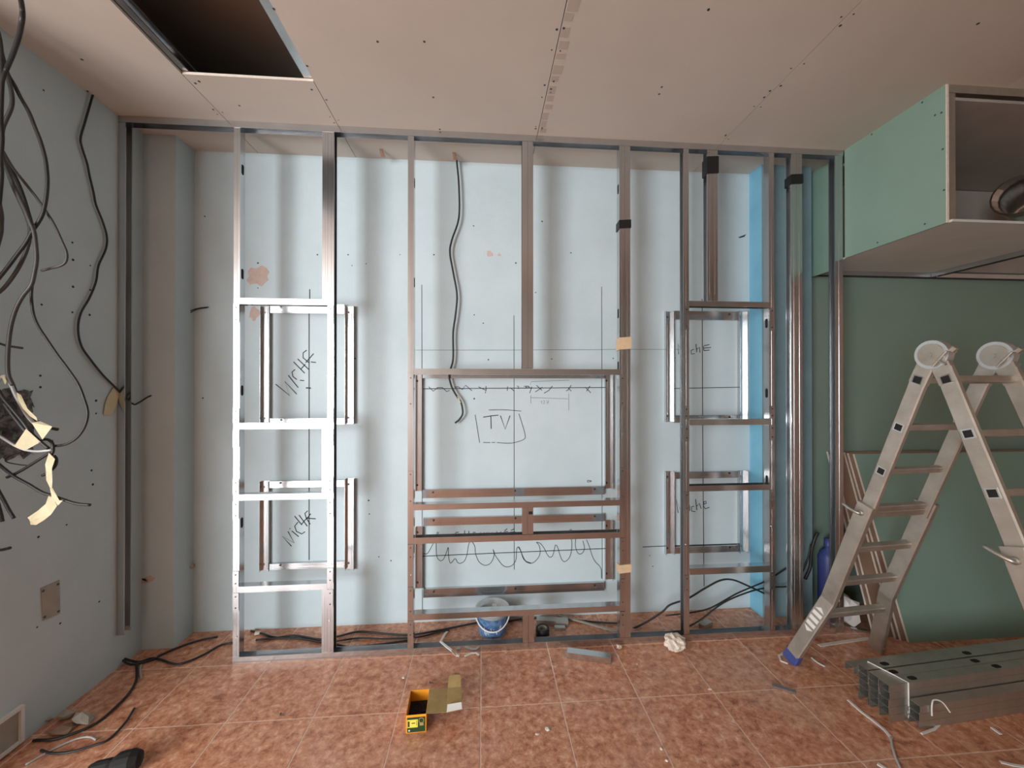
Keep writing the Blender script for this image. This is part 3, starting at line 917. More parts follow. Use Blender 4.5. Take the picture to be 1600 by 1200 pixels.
def stile(name, x0, x1, ya, za, yb, zb, wa, m='alu', xa_shift=0.0):
    """hollow rail in the plane x = const from (ya, za) to (yb, zb); x shifts by xa_shift at the lower end"""
    d = Vector((0, yb - ya, zb - za)).normalized()
    s = Vector((0, d.z, -d.y))
    mb = MB()
    P, Q = [], []
    c = 0.005
    for (u, v) in ((x0, -wa / 2 + c), (x0 + c, -wa / 2), (x1 - c, -wa / 2), (x1, -wa / 2 + c), (x1, wa / 2 - c), (x1 - c, wa / 2), (x0 + c, wa / 2), (x0, wa / 2 - c)):
        P.append(Vector((u, ya, za)) + s * v)
        Q.append(Vector((u + xa_shift, yb, zb)) + s * v)
    mb.frustum(P, Q)
    return mb.build(name, m, LAD)


def leg_y(side, z):
    """centre line of a leg: side +1 towards the wall, -1 towards the camera"""
    return side * (0.045 + (HZ - 0.09 - z) * (0.345 if side > 0 else 0.325))


RW, RT = 0.064, 0.026
ZJ = 1.005      # where the upper rail slides into the lower one
for sx in (-1, 1):
    xo = sx * 0.172
    for side in (1, -1):
        xa, xb = (xo - RT / 2, xo + RT / 2)
        stile('upper_rail', xa, xb, leg_y(side, HZ - 0.06), HZ - 0.06, leg_y(side, 0.93), 0.93, RW)
        xa2, xb2 = xo + sx * RT * 0.5 - RT * 0.62 + sx * 0.004, xo + sx * RT * 0.5 + RT * 0.62 + sx * 0.004
        stile('lower_rail', xa2, xb2, leg_y(side, ZJ), ZJ, leg_y(side, 0.42), 0.42, RW + 0.012)
        stile('flared_foot_rail', xa2, xb2, leg_y(side, 0.421), 0.421, leg_y(side, 0.055), 0.055, RW + 0.012, xa_shift=sx * 0.095)
        stile('foot_cap', xa2 + sx * 0.093, xb2 + sx * 0.093, leg_y(side, 0.062), 0.062, leg_y(side, 0.004), 0.004, RW + 0.02, 'blue_plastic' if sx < 0 and side > 0 else 'alu', xa_shift=sx * 0.012)
        # square rung ends on the outer face
        d = Vector((0, leg_y(side, 0) - leg_y(side, 1), -1)).normalized()
        s = Vector((0, d.z, -d.y))
        for z in (1.625, 1.405, 1.185):
            c = Vector((xo + sx * RT / 2, leg_y(side, z), z))
            par = LAD
            for (a_, nm, mm, tt) in ((0.020, 'rung_rim', 'alu_bright', 0.002), (0.0145, 'rung_hole', 'hole', 0.0028)):
                par = MB().poly([c + (d * u + s * v) * a_ for u, v in ((-1, -1), (1, -1), (1, 1), (-1, 1))], (sx, 0, 0), tt).build(nm, mm, par)
        # locking lever at the joint
        lv = MB()
        zc = ZJ - 0.045
        base = Vector((xa2 if sx < 0 else xb2, leg_y(side, zc), zc))
        lv.tube(smooth_path([base, base + Vector((sx * 0.018, -0.002, 0.0)), base + Vector((sx * 0.026, 0.03, 0.01)), base + Vector((sx * 0.02, 0.075, 0.025))]), 0.008, 8)
        lv.disc(base, (sx, 0, 0), 0.014, 0.010, 12)
        lv.build('lock_lever', 'steel_dark', LAD, True)
    # hinge: cheek discs, cover and the two arms
    hg = MB()
    hg.disc((xo - RT / 2 - 0.003, 0, HZ), (1, 0, 0), 0.062, RT + 0.006, 28)
    h = hg.build('hinge', 'alu_bright', LAD)
    out = xo + sx * (RT / 2 + 0.003)
    inn = xo - sx * (RT / 2 + 0.003)
    MB().disc((inn, 0, HZ), (-sx, 0, 0), 0.048, 0.004, 28).disc((inn - sx * 0.004, 0, HZ), (-sx, 0, 0), 0.009, 0.004, 12).build('hinge_cover', 'alu', h)
    MB().disc((out, 0, HZ), (sx, 0, 0), 0.048, 0.004, 28).disc((out + sx * 0.004, 0, HZ), (sx, 0, 0), 0.009, 0.004, 12).build('hinge_cover', 'alu', h)
    for side in (1, -1):
        stile('hinge_arm', xo - RT / 2 - 0.002, xo + RT / 2 + 0.002, leg_y(side, HZ - 0.005) * (0.75 if side > 0 else 0.75), HZ - 0.012, leg_y(side, HZ - 0.125), HZ - 0.125, RW + 0.004, 'alu')
    lk = MB()
    lk.tube([(out + sx * 0.008, -0.012, HZ - 0.052), (out + sx * 0.008, -0.062, HZ + 0.012)], 0.0045, 6)
    lk.tube([(out + sx * 0.008, -0.03, HZ - 0.026), (out + sx * 0.008, -0.058, HZ - 0.045)], 0.005, 6)
    lk.tube([(inn - sx * 0.008, -0.012, HZ - 0.052), (inn - sx * 0.008, -0.062, HZ + 0.012)], 0.0045, 6)
    lk.disc((xo, -0.062, HZ + 0.012), (0, -0.7, 0.7), 0.012, 0.02, 10)
    lk.build('release_catch', 'steel_dark', h)
for side in (1, -1):
    for z in (1.625, 1.405, 1.185, 0.985, 0.955, 0.75, 0.54, 0.325):
        w = 0.172 - RT / 2 if z > 0.97 else 0.172 + RT * 0.0
        if z < 0.4:
            w += 0.03
        d = Vector((0, leg_y(side, 0) - leg_y(side, 1), -1)).normalized()
        s = Vector((0, d.z, -d.y))
        c = Vector((0, leg_y(side, z), z))
        hw = 0.0145 if z > 0.97 else 0.018
        P = [c + Vector((-w, 0, 0)) + (d * u + s * v) * hw for u, v in ((-1, -0.75), (-0.75, -1), (0.75, -1), (1, -0.75), (1, 0.75), (0.75, 1), (-0.75, 1), (-1, 0.75))]
        MB().frustum(P, [p + Vector((2 * w, 0, 0)) for p in P]).build('rung', 'alu', LAD)
# printed arrow of bars on the near foot rail
xo = -0.172 - RT * 0.5 - RT * 0.62 - 0.004
d = Vector((-0.095, leg_y(1, 0.055) - leg_y(1, 0.421), 0.055 - 0.421)).normalized()
s = Vector((0, d.z, -d.y)).normalized()
nrm = d.cross(s).normalized()
if nrm.x > 0:
    nrm = -nrm
P0 = Vector((xo, leg_y(1, 0.421), 0.421))
st = MB()
sb_ = MB()
for k in range(5):
    t0 = 0.055 + k * 0.036
    c0, c1 = P0 + d * t0, P0 + d * (t0 + 0.022)
    w_ = 0.026
    if k in (0, 4):
        tip = c0 if k == 0 else c1
        bas = c1 if k == 0 else c0
        st.poly([tip, bas + s * w_, bas - s * w_], nrm, 0.0015)
    else:
        st.poly([c0 + s * w_, c0 - s * w_, c1 - s * w_, c1 + s * w_], nrm, 0.0015)
st.build('printed_arrow', 'white_plastic', LAD)

# ================================================================ boards leaning in the alcove
def lean_board(label, x0, x1, y_bot, y_top, z_top, th, m, group='boards leaning in the alcove'):
    d = Vector((0, y_top - y_bot, z_top))
    n = Vector((0, -d.z, d.y)).normalized()
    t = thing('plasterboard_sheet', label, 'plasterboard', (x0, y_bot, 0), group=group)
    P = [Vector((0.002, 0, 0)), Vector((x1 - x0, 0, 0)), Vector((x1 - x0, 0, 0)) + d, Vector((0.002, 0, 0)) + d]
    MB().frustum(P, [p - n * th for p in P]).build('sheet', m, t)
    e = [Vector((0, 0, 0)), Vector((0.002, 0, 0)), Vector((0.002, 0, 0)) + d, d]
    MB().frustum(e, [p - n * th for p in e]).build('cut_edge', 'plaster_edge', t)
    return t


lean_board('large green plasterboard sheet in front, leaning behind the ladder', 2.645, 4.3, 2.254, 2.612, 1.11, 0.0125, 'green')
lean_board('brown papered plasterboard sheet directly behind the front green sheet', 2.615, 4.2, 2.273, 2.626, 1.114, 0.0125, 'brownpaper')
lean_board('brown papered plasterboard sheet, third from the front in the alcove', 2.60, 4.2, 2.292, 2.640, 1.118, 0.0125, 'brownpaper')
lean_board('narrow plasterboard sheet, fourth from the front in the alcove', 2.515, 3.3, 2.314, 2.652, 1.12, 0.0125, 'brownpaper')
lean_board('rearmost plasterboard sheet leaning on the alcove wall', 2.495, 3.3, 2.333, 2.668, 1.12, 0.0125, 'brownpaper')

# ================================================================ bundle of studs on the floor
BU = Vector((math.cos(R(4.6)), math.sin(R(4.6)), 0))
BV = Vector((-BU.y, BU.x, 0))
BO = Vector((1.925, 1.728, 0.001))


def bundle_stud(label, u0, v0, z0, length, up=True, slots=(), group='metal studs in the tied stack'):
    """C profile lying on its flanges with the web upwards"""
    o_ = BO + BU * u0 + BV * v0 + Vector((0, 0, z0))
    t = thing('metal_stud', label, 'metal stud', o_, R(4.6), group)
    mb = MB()
    mb.extrude(c_section(0.047, 0.0345), (0, 0, 0.0345), (0, 0, -1), (0, 1, 0), (1, 0, 0), length)
    mb.build('profile', 'steel_dark', t)
    if slots:
        for sx_ in slots:
            sb = MB()
            oval(sb, (sx_, 0.0235, 0.0345), (0, 0, 1), (1, 0, 0), 0.024, 0.046)
            sb.build('slot', 'hole', t)
    return t


rowname = ['bottom', 'second', 'third', 'fourth', 'top']
for col_ in range(3):
    for row in range(5):
        dx = [0.0, 0.004, 0.008][col_] + random.uniform(-0.004, 0.004)
        if row == 4:
            lab = ['dull metal stud on top of the tied stack, nearest the camera', 'dull metal stud on top of the tied stack, middle of three',
                   'dull metal stud on top of the tied stack, nearest the wall'][col_]
            sl = [(0.165, 0.68, 1.2), (0.115, 0.62, 1.2), (0.13, 0.65, 1.2)][col_]
        else:
            lab = 'dull metal stud in the tied stack, %s row, %s' % (['bottom', 'second', 'third', 'fourth'][row], ['column nearest the camera', 'middle column', 'column nearest the wall'][col_])
            sl = ()
        bundle_stud(lab, dx, col_ * 0.0485 + (0.006 if col_ == 2 else 0), row * 0.0352, 1.75, slots=sl)
bundle_stud('dull metal stud leaning out at the far left of the tied stack', -0.016, 0.152, 0.12, 1.75)
for row in range(3):
    bundle_stud(['lowest short metal stud in front of the tied stack', 'middle metal stud of the low row in front of the tied stack',
                 'topmost metal stud of the low row in front of the tied stack'][row], 0.095 + 0.004 * row, -0.052, row * 0.0352, 1.6, group='metal studs in the low front row')


def bp_(u, v, z):
    return BO + BU * u + BV * v + Vector((0, 0, z))


def strap(name, pts, w, label, m='white_plastic', n=None):
    mb = MB()
    pts = [Vector(p) for p in pts]
    mb.tube(pts, w, 6)
    return tag(mb.build(name, m), label, 'strap')


strap('binding_strap', [bp_(0.07, 0.150, 0.12), bp_(0.065, 0.148, 0.179), bp_(0.075, 0.10, 0.180), bp_(0.09, 0.05, 0.180), bp_(0.105, -0.003, 0.179), bp_(0.105, -0.0045, 0.05), bp_(0.10, -0.0045, 0.015)],
      0.0032, 'thin white strap tied over the stack of metal studs')
strap('binding_strap', smooth_path([bp_(0.16, -0.058, 0.06), bp_(0.16, -0.058, 0.11), bp_(0.185, -0.05, 0.125), bp_(0.22, -0.058, 0.115), bp_(0.245, -0.07, 0.075)], 3),
      0.0032, 'loose white strap end curling over the low front row of studs')

# ================================================================ cables on the left
def P3(pts, y):
    return [(a, y, b) for a, b in pts]


CG = 'cables hanging at the left'
cable('electric_cable', P3([(-1.5207, 2.9455)], 1.40) + P3([(-1.556, 2.9305)], 1.44) + P3([(-1.6103, 2.9191), (-1.6122, 2.8784)], 1.50) + P3([(-1.7088, 2.8866)], 1.58) + P3([(-1.7936, 2.8677)], 1.64) + P3([(-1.8799, 2.8593), (-1.8937, 2.8229), (-1.9027, 2.7715)], 1.70), 0.0074, 'cable', 'thick black cable hanging from the ceiling in the top left corner', group=CG)
cable('electric_cable', P3([(-2.007, 3.0998), (-1.973, 2.9916), (-1.9584, 2.932), (-1.9438, 2.8802), (-1.9196, 2.8368), (-1.8952, 2.7854), (-1.8636, 2.7263), (-1.8391, 2.6615), (-1.8195, 2.6095), (-1.8022, 2.5441), (-1.7947, 2.4914), (-1.7921, 2.4385), (-1.7967, 2.3722), (-1.8086, 2.3109), (-1.8255, 2.2733), (-1.8496, 2.233), (-1.8735, 2.1848), (-1.9095, 2.1312), (-1.9453, 2.0778), (-1.9881, 2.0192)], 1.76), 0.0066, 'cable', 'black cable bowing to the right then swinging back left', group=CG)
c3 = cable('electric_cable', P3([(-1.9312, 2.8781), (-1.912, 2.8141), (-1.9046, 2.7624), (-1.9092, 2.7231), (-1.928, 2.6752), (-1.9397, 2.6382), (-1.9442, 2.5782), (-1.9393, 2.5264), (-1.9225, 2.4751), (-1.8889, 2.3906), (-1.8576, 2.3214), (-1.8383, 2.2698), (-1.8214, 2.226), (-1.8139, 2.1662), (-1.8113, 2.114), (-1.8183, 2.0617), (-1.8301, 2.0093), (-1.8609, 1.9644), (-1.8846, 1.9172), (-1.9033, 1.852), (-1.9125, 1.7871), (-1.917, 1.7092), (-1.9143, 1.6444), (-1.8975, 1.6004)], 1.74), 0.0070, 'cable_grey', 'long grey cable snaking down the left edge in S curves', group=CG)
cable('electric_cable', P3([(-1.9864, 2.5795), (-1.9448, 2.5042), (-1.8958, 2.4395), (-1.8466, 2.3719), (-1.8145, 2.3221), (-1.7847, 2.2695), (-1.7548, 2.2006), (-1.7373, 2.1555), (-1.7396, 2.1205), (-1.7594, 2.1013), (-1.7963, 2.0897), (-1.8332, 2.0782)], 1.78), 0.0050, 'cable_grey', 'thin grey cable ending in a sharp hook to the left', group=CG)
cable('electric_cable', P3([(-2.0024, 2.5661), (-1.9752, 2.4924), (-1.9505, 2.4211), (-1.9159, 2.3419), (-1.896, 2.2889), (-1.8885, 2.2489), (-1.8932, 2.2005), (-1.9102, 2.1411), (-1.9418, 2.0734), (-1.983, 2.0111), (-2.0218, 1.9731)], 1.79), 0.0066, 'cable_grey', 'grey cable running down to the left edge below the crossing', group=CG)
cable('electric_cable', P3([(-1.8725, 2.2946), (-1.8503, 2.2289), (-1.8427, 2.1494), (-1.8496, 2.0564), (-1.8592, 2.0111), (-1.8614, 1.9633), (-1.8539, 1.8971), (-1.8342, 1.8443), (-1.7973, 1.7836), (-1.7604, 1.7254), (-1.7233, 1.6723), (-1.6812, 1.6057), (-1.6562, 1.5389), (-1.6436, 1.4854), (-1.6533, 1.4321), (-1.6804, 1.3869), (-1.7148, 1.3607), (-1.7467, 1.3504), (-1.7737, 1.3507), (-1.7835, 1.372)], 1.77), 0.0050, 'cable', 'thin black cable curling in a wide loop down to the taped ends', group=CG)
cable('electric_cable', P3([(-1.9387, 3.0741), (-1.9082, 2.9745), (-1.8984, 2.848), (-1.9003, 2.7462), (-1.9022, 2.6445), (-1.8973, 2.5812), (-1.9016, 2.4921), (-1.899, 2.4288), (-1.9078, 2.3143)], 1.70), 0.0074, 'cable', 'thick black cable straight down the left edge', group=CG)
cable('electric_cable', P3([(-2.0226, 2.3831), (-2.01, 2.3164), (-2.0099, 2.2761), (-2.0122, 2.2357), (-2.0266, 2.1736)], 1.80), 0.0072, 'cable_grey', 'short bulge of grey cable at the left edge', group=CG)
cable('electric_cable', P3([(-1.9902, 2.5666), (-1.9606, 2.501), (-1.931, 2.4352), (-1.9111, 2.377), (-1.8962, 2.3238), (-1.8812, 2.2706)], 1.79), 0.0066, 'cable', 'black cable alongside the grey one in the left bundle', group=CG)
cable('electric_cable', P3([(-2.0499, 1.7817), (-2.0103, 1.7685), (-1.9805, 1.7633), (-1.9481, 1.7581)], 1.82), 0.0048, 'cable_grey', 'short grey cable stub pointing right above the taped ends', group=CG)
d1 = cable('electric_cable', P3([(-1.9478, 1.5952), (-1.9218, 1.5489), (-1.8862, 1.5024), (-1.8506, 1.4557), (-1.8148, 1.4038), (-1.779, 1.3672), (-1.7527, 1.3436)], 1.73), 0.0060, 'cable', 'straight black cable crossing over the tape labels', group=CG)
d2 = cable('electric_cable', P3([(-1.9816, 1.6056), (-1.9578, 1.637), (-1.9387, 1.6318), (-1.9241, 1.5978), (-1.8999, 1.54), (-1.8708, 1.4873), (-1.8417, 1.4477), (-1.8077, 1.4237)], 1.76), 0.0060, 'cable_white', 'pale grey cable bent over at its top with tape flags', group=CG)
cable('electric_cable', P3([(-1.9449, 1.6373), (-1.9303, 1.6004), (-1.9156, 1.5581), (-1.8985, 1.5132), (-1.8692, 1.4734), (-1.8326, 1.4467), (-1.796, 1.4252), (-1.7592, 1.4169)], 1.77), 0.0066, 'cable', 'black cable end poking right beyond the tape label', group=CG)
cable('electric_cable', P3([(-1.9439, 1.5327), (-1.908, 1.4804), (-1.8695, 1.4279), (-1.8454, 1.3964)], 1.75), 0.0084, 'cable', 'thick black cable behind the tape label', group=CG)
cable('electric_cable', P3([(-1.8075, 1.3763), (-1.7856, 1.3761), (-1.7686, 1.3601), (-1.766, 1.331), (-1.7732, 1.31)], 1.76), 0.0054, 'cable', 'small black cable hook below the tape label', group=CG)
cable('electric_cable', P3([(-1.9695, 1.4028), (-1.9314, 1.3764), (-1.8955, 1.3525), (-1.8595, 1.3364), (-1.8115, 1.3306), (-1.7608, 1.3352)], 1.75), 0.0048, 'cable_white', 'pale thin cable sagging under the tape label', group=CG)
cable('electric_cable', P3([(-1.7785, 1.3295), (-1.8029, 1.3112), (-1.8442, 1.2827), (-1.9047, 1.244), (-1.9504, 1.2211)], 1.77), 0.0058, 'cable', 'black cable slanting down to the left below the tapes', group=CG)
d6 = cable('electric_cable', P3([(-1.9803, 1.2866), (-1.9178, 1.2307), (-1.8576, 1.1929), (-1.8091, 1.1604), (-1.7726, 1.1465), (-1.7238, 1.1269), (-1.6748, 1.11), (-1.6231, 1.1035)], 1.76), 0.0058, 'cable', 'black cable passing through the long hanging tape with its end to the right', group=CG)
cable('electric_cable', P3([(-1.9799, 1.1874), (-1.9534, 1.1346), (-1.9317, 1.0896), (-1.9123, 1.0551)], 1.76), 0.0058, 'cable', 'black cable end at the left edge, lower of the pair', group=CG)
cable('electric_cable', P3([(-2.0071, 1.1564), (-1.9924, 1.1032), (-1.9825, 1.0634), (-1.9776, 1.0368)], 1.78), 0.0060, 'cable', 'black cable tip just inside the left edge', group=CG)
cable('electric_cable', P3([(-2.0061, 0.9188), (-1.9771, 0.9206), (-1.9481, 0.9276)], 1.78), 0.0060, 'cable', 'lowest black cable stub at the left edge', group=CG)
cable('electric_cable', P3([(-1.8929, 1.326), (-1.9495, 1.3133), (-1.9862, 1.295), (-1.9837, 1.2789), (-1.9371, 1.2675), (-1.91, 1.2644)], 1.80), 0.0022, 'cable', 'hair-thin wire loop below the tapes', group=CG)
cable('electric_cable', P3([(-1.7735, 1.3082), (-1.7637, 1.2921), (-1.7685, 1.2657), (-1.7928, 1.2395), (-1.8172, 1.2267)], 1.77), 0.0058, 'cable', 'short black cable curving behind the long hanging tape', group=CG)


def tape_flag(parent, pts, y, label=None, bend=0.012):
    """paper tape with a slight fold"""
    P = [Vector((a_, y + bend * math.sin(i * 1.7), b_)) for i, (a_, b_) in enumerate(pts)]
    o = MB().poly(P, (0, -1, 0), 0.0008).build('tape_flag', 'tape', parent)
    if label:
        o['label'] = label
    return o


tape_flag(d1, [(-1.821, 1.4487), (-1.8022, 1.4537), (-1.7405, 1.4327), (-1.7688, 1.3814)], 1.735, 'folded cream tape label')
tape_flag(d1, [(-1.8256, 1.4257), (-1.7782, 1.3712), (-1.8277, 1.3384), (-1.863, 1.3568)], 1.72, 'cream tape label', 0.006)
tape_flag(d2, [(-1.894, 1.5717), (-1.882, 1.5612), (-1.8506, 1.5036), (-1.8144, 1.4694), (-1.8168, 1.4537), (-1.8481, 1.4748), (-1.8698, 1.5089), (-1.8867, 1.5429)], 1.75, 'long cream tape strip', 0.004)
tape_flag(d2, [(-1.9515, 1.6368), (-1.942, 1.6394), (-1.93, 1.616), (-1.9323, 1.603)], 1.75, 'scrap of cream tape', 0.003)
tape_flag(d6, [(-1.7713, 1.3235), (-1.751, 1.297), (-1.7589, 1.26), (-1.7547, 1.2031), (-1.7606, 1.1791), (-1.7687, 1.1771), (-1.7789, 1.2123), (-1.7832, 1.2778)], 1.75, 'hanging cream tape', 0.003)
tape_flag(d6, [(-1.7675, 1.1793), (-1.7606, 1.1791), (-1.7302, 1.1282), (-1.7148, 1.1279), (-1.7382, 1.1057), (-1.7625, 1.142)], 1.75, 'hanging cream tape', 0.003)
tape_flag(d6, [(-1.7726, 1.1466), (-1.7625, 1.142), (-1.7382, 1.1065), (-1.7582, 1.072), (-1.7903, 1.0467), (-1.8223, 1.0279), (-1.8364, 1.0326), (-1.8404, 1.0501), (-1.8545, 1.0592), (-1.8145, 1.0865), (-1.7785, 1.1162)], 1.75, 'torn tail of cream tape', 0.004)

lc = cable('electric_cable', [(XL + 0.012, y, z) for y, z in [(2.1916, 3.1268), (2.2251, 3.1486), (2.2151, 3.1007), (2.1823, 2.961), (2.16, 2.8642), (2.1666, 2.8191), (2.193, 2.7519), (2.2065, 2.6927), (2.2271, 2.6191), (2.2411, 2.558), (2.2766, 2.4878), (2.3022, 2.4111), (2.2952, 2.3387), (2.2562, 2.2397), (2.2426, 2.1506), (2.2089, 2.0581), (2.1634, 1.9662), (2.151, 1.8828), (2.1672, 1.8033), (2.2101, 1.7408), (2.2797, 1.6592), (2.3464, 1.5969)]]
           + [(a_, 2.445, b_) for a_, b_ in [(-2.0325, 1.4963), (-2.0011, 1.4962), (-1.9559, 1.5259), (-1.9279, 1.5408)]], 0.005, 'cable', 'black cable running down the left wall and behind the first stud')
MB().poly([(XL + 0.006, y, z) for y, z in [(2.3533, 1.5934), (2.3883, 1.5642), (2.3729, 1.4996), (2.3387, 1.4338), (2.2944, 1.4406), (2.3015, 1.4959), (2.3196, 1.5442)]], (1, 0, 0), 0.001).build('tape_flag', 'tape', lc)

# middle cable hanging from the ceiling behind the frame
cc = cable('electric_cable', P3([(-0.175, 3.1604), (-0.1707, 3.0958), (-0.1578, 2.9452), (-0.1577, 2.7294), (-0.2046, 2.5771), (-0.2173, 2.4906), (-0.1959, 2.362), (-0.1703, 2.2118), (-0.1787, 2.0824), (-0.1957, 1.9532), (-0.1956, 1.7811), (-0.2169, 1.6951), (-0.2211, 1.6521), (-0.2041, 1.5877), (-0.1742, 1.5318), (-0.1443, 1.4887), (-0.1314, 1.4155), (-0.1528, 1.3726), (-0.1826, 1.3471)], 2.66), 0.0062, 'cable', 'black cable dangling from the ceiling in the middle of the wall')
MB().tube(P3([(-0.1678, 1.5275), (-0.1571, 1.5103), (-0.1443, 1.4844)], 2.66), 0.0068, 8).build('tape_flag', 'tape', cc)
for (x, y) in [(-0.6474, 2.6265), (-0.1798, 2.6055)]:
    MB().poly([(x - 0.012, 2.60, H - 0.045), (x + 0.018, 2.61, H - 0.04), (x + 0.004, 2.59, H), (x - 0.016, 2.59, H)], (0, -1, 0), 0.001).build('torn_paper', 'brownpaper', ceiling)


# ================================================================ cables and bits on the floor
def Z3(pts, z):
    return [(a, b, z) for a, b in pts]


FG = 'cables lying on the floor behind the frame'
lp = [(-2.3025, 2.4699), (-2.2772, 2.4875), (-2.1863, 2.4834), (-2.1044, 2.4494), (-1.9697, 2.412)]
cable('electric_cable', [(a, b, 0.06 - 0.011 * i) for i, (a, b) in enumerate(lp)] + Z3([(-1.9143, 2.4513), (-1.7651, 2.3924), (-1.6999, 2.3979), (-1.6392, 2.4634), (-1.5979, 2.5408), (-1.5309, 2.5598)], 0.008), 0.006, 'cable', 'black cable looping in the left corner, front strand', group=FG)
lp = [(-2.3025, 2.4699), (-2.2417, 2.4488), (-2.1342, 2.4244), (-2.0994, 2.4435), (-1.9873, 2.392)]
cable('electric_cable', [(a, b, 0.06 - 0.011 * i) for i, (a, b) in enumerate(lp)] + Z3([(-1.9053, 2.4399), (-1.8948, 2.4717), (-1.8489, 2.5304), (-1.7653, 2.5959), (-1.671, 2.6263)], 0.008), 0.006, 'cable', 'black cable looping in the left corner, rear strand', group=FG)
cable('electric_cable', Z3([(-1.4952, 2.6715), (-1.4061, 2.6384), (-1.304, 2.5922), (-1.137, 2.567), (-1.004, 2.5261), (-0.8743, 2.4862), (-0.7902, 2.4621), (-0.6035, 2.4777), (-0.453, 2.5029)], 0.008), 0.006, 'cable', 'black cable on the floor close behind the bottom track', group=FG)
cable('electric_cable', Z3([(-1.4106, 2.5752), (-1.3007, 2.5857), (-1.1922, 2.6029), (-1.0141, 2.5515), (-0.9056, 2.5748), (-0.7983, 2.6122), (-0.6284, 2.5797), (-0.4623, 2.5541), (-0.3041, 2.5815), (-0.0578, 2.6453), (0.0366, 2.6741)], 0.008), 0.006, 'cable', 'black cable on the floor running to the blue bucket', group=FG)
cable('electric_cable', Z3([(-0.9073, 2.5249), (-0.7781, 2.5462), (-0.6157, 2.5276), (-0.4173, 2.5252), (-0.3017, 2.5615), (-0.2137, 2.5813)], 0.008), 0.005, 'cable', 'second black cable on the floor left of the bucket', group=FG)
cable('electric_cable', Z3([(0.1569, 2.6505), (0.3336, 2.6736), (0.5502, 2.6499), (0.7574, 2.5979), (0.9855, 2.5594)], 0.008), 0.006, 'cable', 'black cable on the floor right of the bucket', group=FG)
cable('electric_cable', [(a, 2.53, b) for a, b in [(0.9741, -0.0116), (1.0828, 0.034), (1.1922, 0.0969), (1.245, 0.1413), (1.3687, 0.1787), (1.48, 0.2383), (1.592, 0.2897), (1.682, 0.2907), (1.7951, 0.2433), (1.9317, 0.1774)]], 0.006, 'cable', 'black cable arching up from the floor in the right bay', group=FG)
cable('electric_cable', [(a, 2.54, b) for a, b in [(1.2189, 0.0644), (1.3962, 0.078), (1.5304, 0.1022), (1.7111, 0.1896), (1.8478, 0.2405), (1.9396, 0.2761), (2.1014, 0.3662)]], 0.005, 'cable', 'black cable rising towards the blue pier, upper strand', group=FG)
cable('electric_cable', [(a, 2.52, b) for a, b in [(1.3189, -0.0216), (1.4383, 0.0324), (1.6078, 0.1444), (1.7879, 0.21), (1.9242, 0.2348), (2.1075, 0.2494), (2.2003, 0.3894), (2.2331, 0.5189)]], 0.005, 'cable', 'black cable rising towards the blue pier, lower strand', group=FG)
cable('electric_cable', [(a, 2.55, b) for a, b in [(2.2168, 0.2653), (2.2546, 0.352), (2.2643, 0.4618), (2.288, 0.5405), (2.3117, 0.5839)]], 0.010, 'cable', 'thick black cable end at the edge of the blue pier', group=FG)
cable('electric_cable', Z3([(-1.979, 2.4152), (-1.9136, 2.3396), (-1.8584, 2.2645), (-1.8209, 2.1739), (-1.8094, 2.0731), (-1.8161, 2.0004), (-1.8571, 1.9555), (-1.9207, 1.9243), (-2.0083, 1.9246)], 0.007), 0.006, 'cable', 'dark cable curving over the tiles by the left wall')
cable('electric_cable', Z3([(-1.7101, 2.0771), (-1.6807, 1.9902), (-1.6765, 1.9059), (-1.7173, 1.8774), (-1.7843, 1.8521), (-1.861, 1.8519), (-1.9219, 1.8715)], 0.007), 0.005, 'cable', 'dark cable in the lower left corner, nearest the camera')
cable('plastic_strip', Z3([(-1.9141, 1.8062), (-1.8837, 1.8618), (-1.8412, 1.911), (-1.8035, 1.9274), (-1.7687, 1.9248), (-1.733, 1.9092)], 0.005), 0.004, 'cable_white', 'white wire curled on the tiles in the lower left corner', 'strip')
cable('plastic_strip', Z3([(-1.9497, 2.4173), (-1.9209, 2.3691), (-1.851, 2.2911)], 0.004), 0.004, 'cable_white', 'short pale wire beside the cable coil on the left', 'strip')


def strip(pts, w, label, m='white_plastic', h=0.004, name='plastic_strip'):
    mb = MB().ribbon(pts, w, (0, 0, 1), h)
    return tag(mb.build(name, m), label, 'strip', 'white plastic strips on the floor')


stp = [(a, b, z) for (a, b), z in zip([(-0.2189, 2.5946), (-0.2383, 2.537)], (0.001, 0.01))] + [(a, b, 0.038) for a, b in [(-0.2527, 2.4232), (-0.2159, 2.3792), (-0.1784, 2.3366)]] + Z3([(-0.1569, 2.3506), (-0.1339, 2.3434)], 0.001)
strip(stp, 0.014, 'bent white strip lying across the bottom track left of the bucket')
strip(Z3([(-0.1035, 2.3356), (-0.0629, 2.3603), (-0.0363, 2.3611), (-0.0171, 2.3401)], 0.001), 0.011, 'small bent white strip in front of the bottom track')
strip(Z3([(1.8918, 2.2583), (1.7476, 2.2013), (1.7263, 2.1596), (1.7508, 2.1368)], 0.001), 0.010, 'white strip hooked beside the near ladder foot')
strip(Z3([(1.9263, 2.1714), (1.9275, 2.1286), (1.9411, 2.0967)], 0.001), 0.008, 'short white strip right of the near ladder foot')
strip(Z3([(1.8526, 1.8668), (1.8498, 1.7964), (1.8577, 1.7406), (1.8602, 1.6951), (1.8477, 1.6496)], 0.001), 0.012, 'long white strip on the tiles left of the stud stack')
cable('electric_cable', Z3([(1.8469, 1.6516), (1.8099, 1.6132), (1.7706, 1.565), (1.7294, 1.5035)], 0.005), 0.005, 'cable_white', 'pale cable running off the bottom edge left of the stud stack')
strip(Z3([(2.3715, 1.6667), (2.3675, 1.6299)], 0.001), 0.012, 'short white strip in front of the stud stack')
strip(Z3([(1.6636, 1.543), (1.6785, 1.5169)], 0.001), 0.014, 'white strip at the bottom edge near the pale cable')
